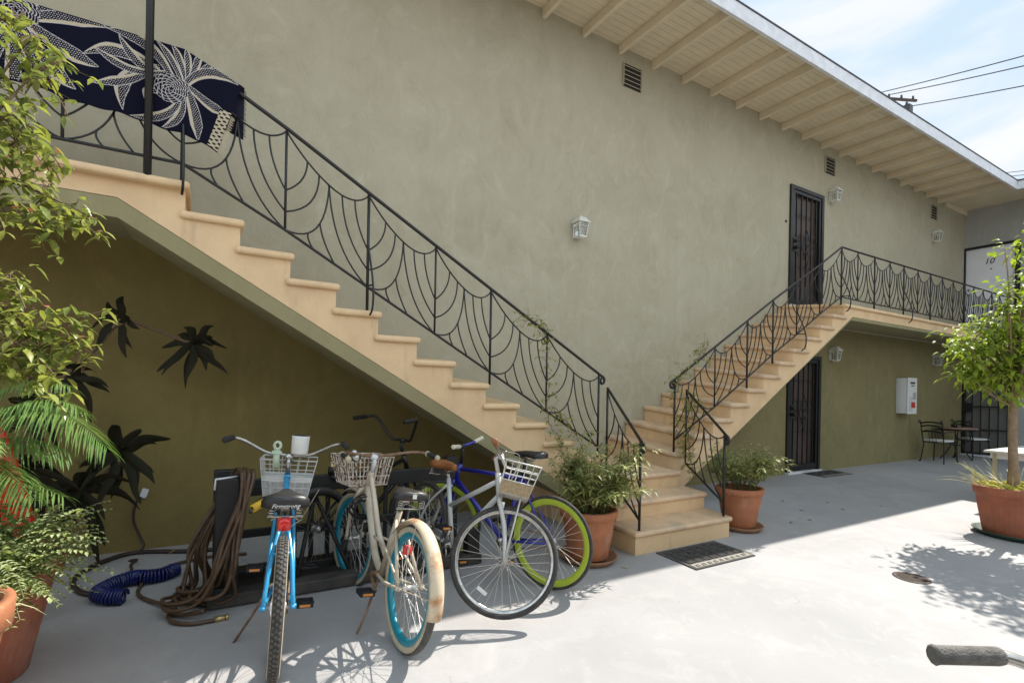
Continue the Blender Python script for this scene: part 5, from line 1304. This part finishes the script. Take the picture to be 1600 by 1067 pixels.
# palm with arching feather fronds
T = thing('palm', 'feathery green palm arching in from the left edge', 'palm', (-1.05,-1.30,gz(-1.3))); off = Vector(T.location); fr = MB()
def frond(p0,p1,p2,p3,n,L_,wd=.0066):
    n = int(n*1.7)
    c = bez(*(Vector(q)-off for q in (p0,p1,p2)),n,Vector(p3)-off); fr.tube(c,[.006-.0045*i/n for i in range(n+1)],4)
    for i in range(3,n+1):
        t = i/n; d = (c[i]-c[i-1]).normalized(); sd = d.cross(V(0,0,1)).normalized(); l = L_*math.sin(math.pi*(.12+.80*t))**.7
        for sg in (-1,1): fr.leaf(c[i],sd*sg*.8+d*rd.uniform(.55,.8)+V(0,0,rd.uniform(-.05,.25)),(0,0,1),l*rd.uniform(.85,1.1),wd,0,.65,6,.12); fr.leaf((c[i]+c[i-1])/2,sd*sg*.8+d*rd.uniform(.6,.9)+V(0,0,rd.uniform(-.1,.2)),(0,0,1),l*rd.uniform(.8,1.1),wd*.9,0,.75,6,.12)
b0 = (-1.02,-1.40,.35)
frond(b0,(-.95,-1.75,1.15),(-.62,-2.10,1.42),(-.345,-2.27,1.06),34,.20); frond(b0,(-.98,-1.7,1.1),(-.72,-1.95,1.36),(-.48,-2.10,1.24),30,.20)
frond(b0,(-1.0,-1.6,1.2),(-.78,-1.85,1.45),(-.52,-2.0,1.33),28,.18); frond(b0,(-1.0,-1.7,1.0),(-.80,-2.1,1.15),(-.58,-2.3,.86),28,.19)
frond(b0,(-1.3,-1.7,1.3),(-1.5,-2.0,1.4),(-1.6,-2.3,1.1),26,.20); frond(b0,(-1.2,-1.2,1.3),(-1.5,-1.1,1.5),(-1.8,-1.0,1.2),26,.20); frond(b0,(-1.05,-1.5,1.0),(-.98,-2.0,1.2),(-.90,-2.35,.98),26,.19)
for q in range(7):
    a = rd.uniform(-1.9,.2); e = V(-.80+.36*math.cos(a)*rd.uniform(.6,1),-2.0+.40*math.sin(a)*rd.uniform(.4,1),rd.uniform(.82,1.22)); frond(b0,(-.98,-1.75,1.0),(-.86,-1.95,e.z+.18),e,20,rd.uniform(.13,.19))
fr.build('fronds', MT['lf_palm'], T)
m_ = MB(); m_.tube([(0,0,-.02),(.02,-.06,.2),(.03,-.10,.42)],[.05,.045,.03],10); m_.build('trunk', MT['bark'], T)
# leafy shrub overhanging the picture's upper left
BR= [[(-0.818, -2.687, 1.901), (-0.718, -2.63, 2.226), (-0.658, -2.492, 2.494), (-0.592, -2.473, 2.649), (-0.542, -2.445, 2.708)], [(-0.818, -2.687, 1.901), (-0.699, -2.584, 2.228), (-0.615, -2.517, 2.423), (-0.548, -2.5, 2.551), (-0.476, -2.485, 2.621)], [(-0.817, -2.688, 1.838), (-0.735, -2.562, 2.068), (-0.653, -2.495, 2.205), (-0.586, -2.477, 2.291), (-0.524, -2.456, 2.265)], [(-0.84, -2.615, 1.81), (-0.755, -2.492, 2.04), (-0.647, -2.44, 2.117), (-0.568, -2.371, 2.118), (-0.501, -2.294, 2.103), (-0.452, -2.266, 2.052), (-0.454, -2.206, 2.039)], [(-0.84, -2.615, 1.81), (-0.733, -2.504, 1.97), (-0.646, -2.441, 2.03), (-0.575, -2.425, 2.011), (-0.565, -2.372, 1.963)], [(-0.81, -2.692, 1.419), (-0.709, -2.636, 1.604), (-0.629, -2.568, 1.714), (-0.605, -2.524, 1.761)], [(-0.809, -2.692, 1.335), (-0.706, -2.638, 1.426), (-0.605, -2.582, 1.48), (-0.532, -2.509, 1.539), (-0.438, -2.508, 1.584), (-0.383, -2.483, 1.63)], [(-0.809, -2.692, 1.335), (-0.724, -2.568, 1.36), (-0.6, -2.527, 1.436), (-0.531, -2.51, 1.477), (-0.437, -2.509, 1.508), (-0.392, -2.477, 1.539)], [(-0.808, -2.693, 1.251), (-0.704, -2.639, 1.337), (-0.604, -2.583, 1.386), (-0.558, -2.552, 1.377), (-0.509, -2.523, 1.403)], [(-0.81, -2.692, 1.419), (-0.708, -2.637, 1.559), (-0.628, -2.568, 1.62), (-0.582, -2.538, 1.581), (-0.575, -2.484, 1.538)], [(-0.818, -2.687, 1.901), (-0.759, -2.606, 2.403), (-0.704, -2.522, 2.651), (-0.646, -2.44, 2.746), (-0.609, -2.405, 2.808)], [(-0.817, -2.688, 1.838), (-0.697, -2.701, 2.137), (-0.602, -2.642, 2.299), (-0.578, -2.598, 2.302), (-0.552, -2.556, 2.304)]]
T = thing('shrub_tree', 'leafy shrub overhanging from the upper left edge in bright sun', 'tree', (-1.15,-2.95,gz(-2.95))); off = Vector(T.location)
tr = MB(); lv = MB(); lv2 = MB(); fl = MB()
root_hi = V(-1.05,-2.85,1.9); tr.tube([V(-1.15,-2.95,gz(-2.95)-.02)-off,V(-1.13,-2.92,.8)-off,V(-1.08,-2.88,1.4)-off,root_hi-off,V(-1.10,-2.75,2.5)-off,V(-1.05,-2.65,3.0)-off],[.045,.038,.032,.026,.018,.010],8)
def leaves(c, i0, dens, sp):
    for i in range(i0, len(c)):
        for k in range(dens):
            o = V(rd.gauss(0,sp),rd.gauss(0,sp),rd.gauss(0,sp*.9)); p = c[i]+o*.9; tr.tube([c[i],p],.0013,3,cap=False)
            for q in range(rd.choice((2,3))):
                a = rd.uniform(0,6.28); l = rd.uniform(.034,.060); (lv if rd.random() < .55 else lv2).leaf(p+o*.12*q,(math.cos(a),math.sin(a),rd.uniform(-.9,.4)),(rd.uniform(-.4,.4),rd.uniform(-.4,.4),1),l,l*.46,0,.35,3)
            if rd.random() < .03: fl.leaf(p,(rd.uniform(-1,1),rd.uniform(-1,1),.4),(0,0,1),.03,.028,0,.1,2)
for bi, b_ in enumerate(BR):
    pts = [root_hi-V(0,0,.3 if b_[0][2] < 1.6 else 0)] + [Vector(q) for q in b_]; c = [p-off for p in spline(pts,7)]
    n = len(c); tr.tube(c,[.008-.0055*i/n for i in range(n)],5)
    leaves(c, 10, 1, .036)
    for j in range(7):           # side twigs
        i = rd.randint(10,n-2); d = V(rd.uniform(-1,1),rd.uniform(-1,1),rd.uniform(-1,.5)).normalized(); cc = bez(c[i],c[i]+d*.06+V(0,0,.02),c[i]+d*.14-V(0,0,.03),5); tr.tube(cc,.0022,4); leaves(cc,1,1,.03)
for k in range(16):              # the rest of its crown, left of the picture
    a = rd.uniform(2.2,4.6); e = rd.uniform(-.3,1.0); d = V(math.cos(a)*math.cos(e),math.sin(a)*math.cos(e),math.sin(e)); p0 = V(-1.08,-2.75,rd.uniform(1.5,2.9))-off; c = bez(p0,p0+d*.25+V(0,0,.1),p0+d*rd.uniform(.35,.65),7); tr.tube(c,.005,4); leaves(c,2,3,.06)
tr.build('trunk', MT['twig'], T); lv.build('crown', MT['lf_shrub'], T); lv2.build('crown', MT['lf_shrub2'], T); fl.build('blossoms', MT['flower'], T)
# dark dracaena against the shaded wall
T = thing('dracaena', 'dark broad leaved plant on curving bare stems against the shaded wall under the stair', 'plant', (-1.15,-.35,0)); off = Vector(T.location)
stm = MB(); dl = MB(); O = lambda x,z,y=-.35: V(x,y,z)-off
stm.tube(spline([O(-1.15,-.02),O(-1.10,.6),O(-.96,1.15),O(-.80,1.42),O(-.65,1.60),O(-.55,1.76),O(-.52,1.82)],6),[.022]*12+[.018]*12+[.014]*13,8)
stm.tube(spline([O(-.53,1.78),O(-.44,1.815),O(-.34,1.78),O(-.22,1.735),O(-.10,1.69),O(-.03,1.68)],6),.013,8)
stm.tube(spline([O(-.98,1.10),O(-.88,1.25),O(-.78,1.38)],6),.014,8); stm.tube(spline([O(-1.12,-.02,-.3),O(-.85,.3,-.3),O(-.60,.65,-.33),O(-.49,.78)],6),.018,8)
def strap(p0, a, y, L_, W_, r2):
    # one wavy strap leaf: rises along its angle then curls over under its own weight
    d = V(math.cos(a),y,math.sin(a)).normalized(); side = V(-math.sin(a),.25,math.cos(a)).normalized(); n = 8; vs = []; cu = r2.uniform(.25,.95); tw = r2.uniform(-.6,.6)
    for i in range(n+1):
        t = i/n; w_ = W_*.5*(math.sin(math.pi*(.10+.88*t))**.75)*(1-.25*t)
        c = p0+d*L_*t*(1-.12*cu*t)-V(0,.02*t,cu*L_*.62*t*t)+side*(.012*math.sin(t*6+tw*5)); s_ = (side+V(0,-.5,0)*math.sin(t*3+tw)).normalized(); nr = s_.cross(d).normalized()
        vs += [c+s_*w_+nr*w_*.35, c, c-s_*w_+nr*w_*.35]
    dl.add(vs,[f for i in range(n) for f in ((i*3,i*3+1,i*3+4,i*3+3),(i*3+1,i*3+2,i*3+5,i*3+4))])
def rosette(c, n, L_, W_, seed, up=.5):
    r2 = random.Random(seed)
    for k in range(n):
        a = 6.283*k/n+r2.uniform(-.35,.35); strap(c+V(0,0,r2.uniform(-.03,.03)),a,r2.uniform(-.7,.1),L_*r2.uniform(.6,1.15),W_*r2.uniform(.7,1.1),r2)
rosette(O(-.52,1.82),9,.20,.062,1); rosette(O(-.03,1.67),15,.27,.072,2); rosette(O(-.77,1.40),9,.26,.06,3); rosette(O(-.49,.82),17,.36,.092,4); rosette(O(-.72,.58),14,.36,.095,5); rosette(O(-.98,1.18),10,.3,.07,6); rosette(O(-1.0,.75),12,.36,.085,9)
stm.build('stems', MT['twig'], T); dl.build('leaves', MT['lf_dark'], T)

# ================================================================== towel on the railing
nx, nz_ = 640, 290
U, Vv = np.meshgrid(np.linspace(0,1,nx), np.linspace(0,1,nz_))
xl = -1.55
xr = .235 - .15*Vv**1.0
X = xl + (xr-xl)*U
toplin = np.where(X < -.12, 3.635, 3.635-(X+.12)*.40)
bot = np.interp(X, [-1.6,-.82,-.13,-.06,.0,.09,.24],[3.17,3.11,3.055,3.03,3.01,2.955,2.93]) + .008*np.sin(X*13+.6) + .004*np.sin(X*37)
Z = toplin + (bot-toplin)*Vv
drop = toplin - Z
wv_ = np.clip((np.abs(X+.31)-.06)/.2,0,1)
Yp = -.970 - .003*(1-np.exp(-drop*9)) - .02*wv_*np.clip(drop*2,0,1) + wv_*(.012*np.sin(X*17+1)+.006*np.sin(X*31+Z*6))*np.clip(drop*3,0,1)
Yp = np.where(drop < .012, -.957-.015*np.sin(np.clip(drop/.012,0,1)*np.pi/2), Yp)
Yp -= .05*np.clip((X-.0)/.2,0,1)*np.clip(drop*2.2-.4,0,1)
colr = np.zeros(X.shape); beige = np.zeros(X.shape)
dots = ((np.mod(X+ .006*(np.floor(Z/.0125)%2), .0125)-.00625)**2 + (np.mod(Z,.0125)-.00625)**2) < .0031**2
PET = [((-0.124,3.38),(-0.176,3.556),(-0.28,3.634),0.0211),((-0.108,3.395),(-0.127,3.554),(-0.196,3.645),0.0211),((-0.1,3.398),(-0.085,3.558),(-0.112,3.647),0.0211),((-0.091,3.4),(-0.044,3.543),(-0.02,3.65),0.0227),((-0.083,3.403),(-0.009,3.515),(0.066,3.611),0.0227),((-0.108,3.385),(0.007,3.59),(0.21,3.487),0.0357),((-0.091,3.371),(0.011,3.304),(0.16,3.228),0.0325),((-0.099,3.349),(-0.038,3.191),(-0.032,3.016),0.0357),((-0.123,3.303),(-0.104,3.133),(-0.248,3.054),0.026),((-0.139,3.278),(-0.185,3.11),(-0.418,3.091),0.0292),((-0.251,3.282),(-0.338,3.33),(-0.331,3.219),0.0227),((-0.3,3.418),(-0.503,3.369),(-0.448,3.114),0.039),((-0.285,3.442),(-0.436,3.28),(-0.606,3.24),0.0292),((-0.253,3.415),(-0.455,3.57),(-0.654,3.408),0.0422),((-0.206,3.45),(-0.319,3.657),(-0.536,3.613),0.039),((-0.253,3.396),(-0.393,3.425),(-0.477,3.599),0.0292),((-0.253,3.424),(-0.451,3.349),(-0.598,3.472),0.026),((-0.948,3.526),(-0.833,3.64),(-0.78,3.627),0.0325),((-0.948,3.509),(-0.753,3.637),(-0.529,3.616),0.0422),((-0.922,3.502),(-0.75,3.392),(-0.571,3.346),0.0455),((-0.947,3.475),(-0.841,3.272),(-0.681,3.17),0.0487),((-0.973,3.466),(-0.881,3.276),(-0.84,3.151),0.039),((-0.985,3.444),(-0.957,3.233),(-0.98,3.055),0.039),((-0.997,3.456),(-1.081,3.241),(-1.138,3.056),0.0422),((-1.011,3.502),(-1.178,3.404),(-1.304,3.388),0.0422),((-0.923,3.57),(-0.873,3.676),(-0.822,3.75),0.0292),]
def petal(b, k, t, hw):
    ts = np.linspace(0,1,26); cx = (1-ts)**2*b[0]+2*ts*(1-ts)*k[0]+ts**2*t[0]; cz = (1-ts)**2*b[1]+2*ts*(1-ts)*k[1]+ts**2*t[1]
    msk = (X > cx.min()-hw)&(X < cx.max()+hw)&(Z > cz.min()-hw)&(Z < cz.max()+hw); px_, pz_ = X[msk], Z[msk]
    if px_.size == 0: return
    d2 = (px_[:,None]-cx[None])**2+(pz_[:,None]-cz[None])**2; i = d2.argmin(1); tt = ts[i]
    gx, gz_ = np.gradient(cx)[i], np.gradient(cz)[i]; gl = np.hypot(gx,gz_)+1e-9; d = ((px_-cx[i])*gz_-(pz_-cz[i])*gx)/gl; al = ((px_-cx[i])*gx+(pz_-cz[i])*gz_)/gl
    tt = np.clip(tt + al/ (np.hypot(np.diff(cx),np.diff(cz)).sum()+1e-6),0,1)
    w_ = hw*(.30+.70*np.sin(np.pi*np.clip(tt*.62+.12,0,1))**1.2)*np.clip((1-tt)*3.2,0,1)**.7
    ins = np.abs(d) < w_; ln = ins&(np.abs(d) > w_-.0036); thick = ins&(d > w_*.45)&(d < w_*.45+.004+w_*.35)
    c_, b_ = colr[msk], beige[msk]; dm = dots[msk]
    c_[ins] = 0; b_[ins] = 0; c_[ins&dm] = 1; c_[thick] = 0; b_[thick] = 1; c_[ln] = 1; b_[ln] = 0
    colr[msk] = c_; beige[msk] = b_
for a_ in PET: petal(*a_)
for (cx, cz, R2) in ((-.188,3.335,.098),(-.968,3.56,.11)):
    dx, dz = X-cx, (Z-cz)*1.02; r = np.hypot(dx,dz); core = r < R2; ph = np.arctan2(dz,dx); colr[core] = 0; beige[core] = 0
    sw = ph + r*9
    for q in range(7):
        rr = R2*(1-.135*q); wob = rr-.009+.009*np.abs(np.cos(sw*(6-.6*q)+q*.9)); colr[core&(np.abs(r-wob) < .0024)] = 1
fr_ = (U > .962)&(Vv > .45); band = (np.sin(Z*230)+np.sin(X*190+Z*120)) > -.5; colr[fr_] = 0; beige[fr_] = 0; beige[fr_&band] = 1
ed = (Vv > .985)|((U > .992)&(Vv < .45)); colr[ed] = 0; beige[ed] = 0
vs = np.stack([X,Yp,Z],-1).reshape(-1,3); ii = np.arange(nx*nz_).reshape(nz_,nx)
q = np.stack([ii[:-1,:-1],ii[1:,:-1],ii[1:,1:],ii[:-1,1:]],-1).reshape(-1,4)
me = bpy.data.meshes.new('front'); me.vertices.add(len(vs)); me.vertices.foreach_set('co', vs.ravel()); me.loops.add(q.size); me.polygons.add(len(q))
me.polygons.foreach_set('loop_start', np.arange(0,q.size,4)); me.loops.foreach_set('vertex_index', q.ravel()); me.polygons.foreach_set('use_smooth',[True]*len(q)); me.update(); me.validate()
at = me.color_attributes.new('pattern','FLOAT_COLOR','POINT'); cc = np.ones((nx*nz_,4)); a1 = colr.ravel()[:,None]; a2 = beige.ravel()[:,None]
cc[:,:3] = np.array([.004,.004,.014])*(1-a1)*(1-a2) + np.array([.52,.48,.46])*a1*(1-a2) + np.array([.50,.42,.29])*a2
at.data.foreach_set('color', cc.ravel())
tm = bpy.data.materials.new('printed_towel'); tm.use_nodes = True; b_ = tm.node_tree.nodes['Principled BSDF']; b_.inputs['Roughness'].default_value = .9; b_.inputs['Specular IOR Level'].default_value = .15; b_.inputs['Sheen Weight'].default_value = .0
an = tm.node_tree.nodes.new('ShaderNodeAttribute'); an.attribute_name = 'pattern'; tm.node_tree.links.new(an.outputs['Color'], b_.inputs['Base Color'])
nzt = tm.node_tree.nodes.new('ShaderNodeTexNoise'); nzt.inputs['Scale'].default_value = 300; bpt = tm.node_tree.nodes.new('ShaderNodeBump'); bpt.inputs['Strength'].default_value = .4; bpt.inputs['Distance'].default_value = .004; tm.node_tree.links.new(nzt.outputs['Fac'], bpt.inputs['Height']); tm.node_tree.links.new(bpt.outputs['Normal'], b_.inputs['Normal'])
me.materials.append(tm)
T = thing('towel', 'navy beach towel with large white flower pattern draped over the upper left railing', 'towel', (-.6,-.95,3.6))
o = bpy.data.objects.new('front', me); COL.objects.link(o); o.parent = T; o.matrix_parent_inverse = Matrix.Translation((.6,.95,-3.6))
sm_ = o.modifiers.new('thickness','SOLIDIFY'); sm_.thickness = .004; sm_.offset = 1
navy = mat('navy_terry', (.007,.007,.024), .9, bump=.4, bscale=300)
m_ = MB(); rows = []
for i in range(41):
    x = -1.55+1.80*i/40; zt_ = 3.637 if x < -.12 else 3.637-(x+.12)*.40
    rows.append([(x,-.957,zt_),(x,-.938,zt_-.004),(x,-.926,zt_-.05),(x,-.918+.006*math.sin(x*15),zt_-.2),(x,-.915+.008*math.sin(x*15),zt_-.36)])
m_.add([q for r in rows for q in r],[(i*5+k,(i+1)*5+k,(i+1)*5+k+1,i*5+k+1) for i in range(40) for k in range(4)])
for k in range(26):
    z0 = 3.49-.013*k; m_.tube([(.245,-.917,z0),(.262+.004*math.sin(k*2.1),-.918,z0-.012)],.0028,3,mi=0)
o = m_.build('back', navy, T); o.matrix_parent_inverse = Matrix.Translation((.6,.95,-3.6)); sm_ = o.modifiers.new('thickness','SOLIDIFY'); sm_.thickness = .004
m_ = MB()
for k in range(30):
    t = k/29; x = .157-.066*t+.006; z0 = 3.22-.26*t; m_.tube([(x,-1.045,z0),(x+.022+.004*math.sin(k*1.7),-1.048,z0-.016-.004*math.sin(k*2.9))],.0028,3)
o = m_.build('fringe', MT['whitewall'], T); o.matrix_parent_inverse = Matrix.Translation((.6,.95,-3.6))

# ================================================================== utility pole and wires behind the building
T = thing('utility_pole', 'weathered utility pole with crossarm beyond the roof', 'utility pole', (30.66,7.85,0))
m_ = MB(); m_.tube([(0,0,-.5),(0,0,16.9)],[.17,.12],12); m_.build('pole', MT['pole_wood'], T)
dv = V(.33,-.16,0).normalized(); m_ = MB(); m_.tube([V(-.75*dv.x*1.6,-.75*dv.y*1.6,16.8)+V(0,-.15,0),V(.75*dv.x*1.6,.75*dv.y*1.6,16.8)+V(0,-.15,0)],.075,4); m_.build('crossarm', MT['pole_wood'], T)
for s_ in (-1.05,-.35,.35,1.0):
    m_ = MB(); p_ = V(dv.x*s_,dv.y*s_-.15,16.86); m_.lathe([(.001,0),(.05,0),(.06,.06),(.04,.10),(.055,.15),(.001,.2)],10,Matrix.Translation(p_)); m_.build('insulator', MT['galv'], T)
m_ = MB(); m_.bb(.12,.5,-.75,-.35,15.9,16.35); m_.lathe([(.001,0),(.07,0),(.05,.2),(.001,.22)],10,Matrix.Translation((.3,-.55,16.35))); m_.build('transformer', MT['galv'], T)
def wire(a,b,sag,label,r=.022):
    a, b = Vector(a), Vector(b); b2 = a+(b-a)*2.2; m_ = MB(); m_.tube([a.lerp(b2,t/24)-V(0,0,sag*4*(t/24)*(1-t/24)) for t in range(25)],r,5)
    return tag(m_.build('power_line', MT['galv']), label, 'power line', 'overhead wires')
wire((30.125,8.172,17.2),(23.655,-.771,12.9),.25,'uppermost thin power line crossing the sky over the roof')
wire((30.554,7.912,17.1),(23.661,-.774,12.5),.25,'second power line from the top crossing the sky over the roof')
wire((30.909,7.698,16.4),(23.671,-.78,11.8),.25,'power line leaving the pole below the crossarm')
for k, nm in enumerate(('upper','middle','lowest')):
    wire((50.01,11.34,18.376-.25*k),(44.47,3.0,15.3-.3*k),.1,nm+' of the three distant wires low in the sky at the right edge',.022)
# fallen leaves scattered on the concrete
rd = random.Random(77); first = None
lf = MB(); lf.leaf((0,0,.004),(1,0,.12),(0,0,1),.055,.026,0,.1,3)
for (x,y,lab) in ((2.98,-2.02,'dry fallen leaf on the floor beside the bottom step'),(6.0,-1.9,None),(6.35,-1.6,None),(6.9,-1.75,None),(7.1,-1.5,None),(5.7,-1.85,None),(2.35,-2.0,None),(8.0,-1.2,None),(6.6,-1.2,None)):
    o = lf.build('fallen_leaf', MT['twig'] if lab is None else MT['grass_dry']) if first is None or lab else bpy.data.objects.new('fallen_leaf', first.data)
    if first is None: first = lf.build('fallen_leaf', MT['twig']); 
    if o.name not in COL.objects: COL.objects.link(o)
    o.location = (x,y,gz(y)); o.rotation_euler = (0,0,rd.uniform(0,6.28)); tag(o, lab or 'small dry leaf lying on the shaded concrete between the right pot and the patio', 'leaf', 'fallen leaves on the floor')
first.location = (7.6,-1.9,gz(-1.9)); tag(first,'small dry leaf lying on the shaded concrete between the right pot and the patio','leaf','fallen leaves on the floor')
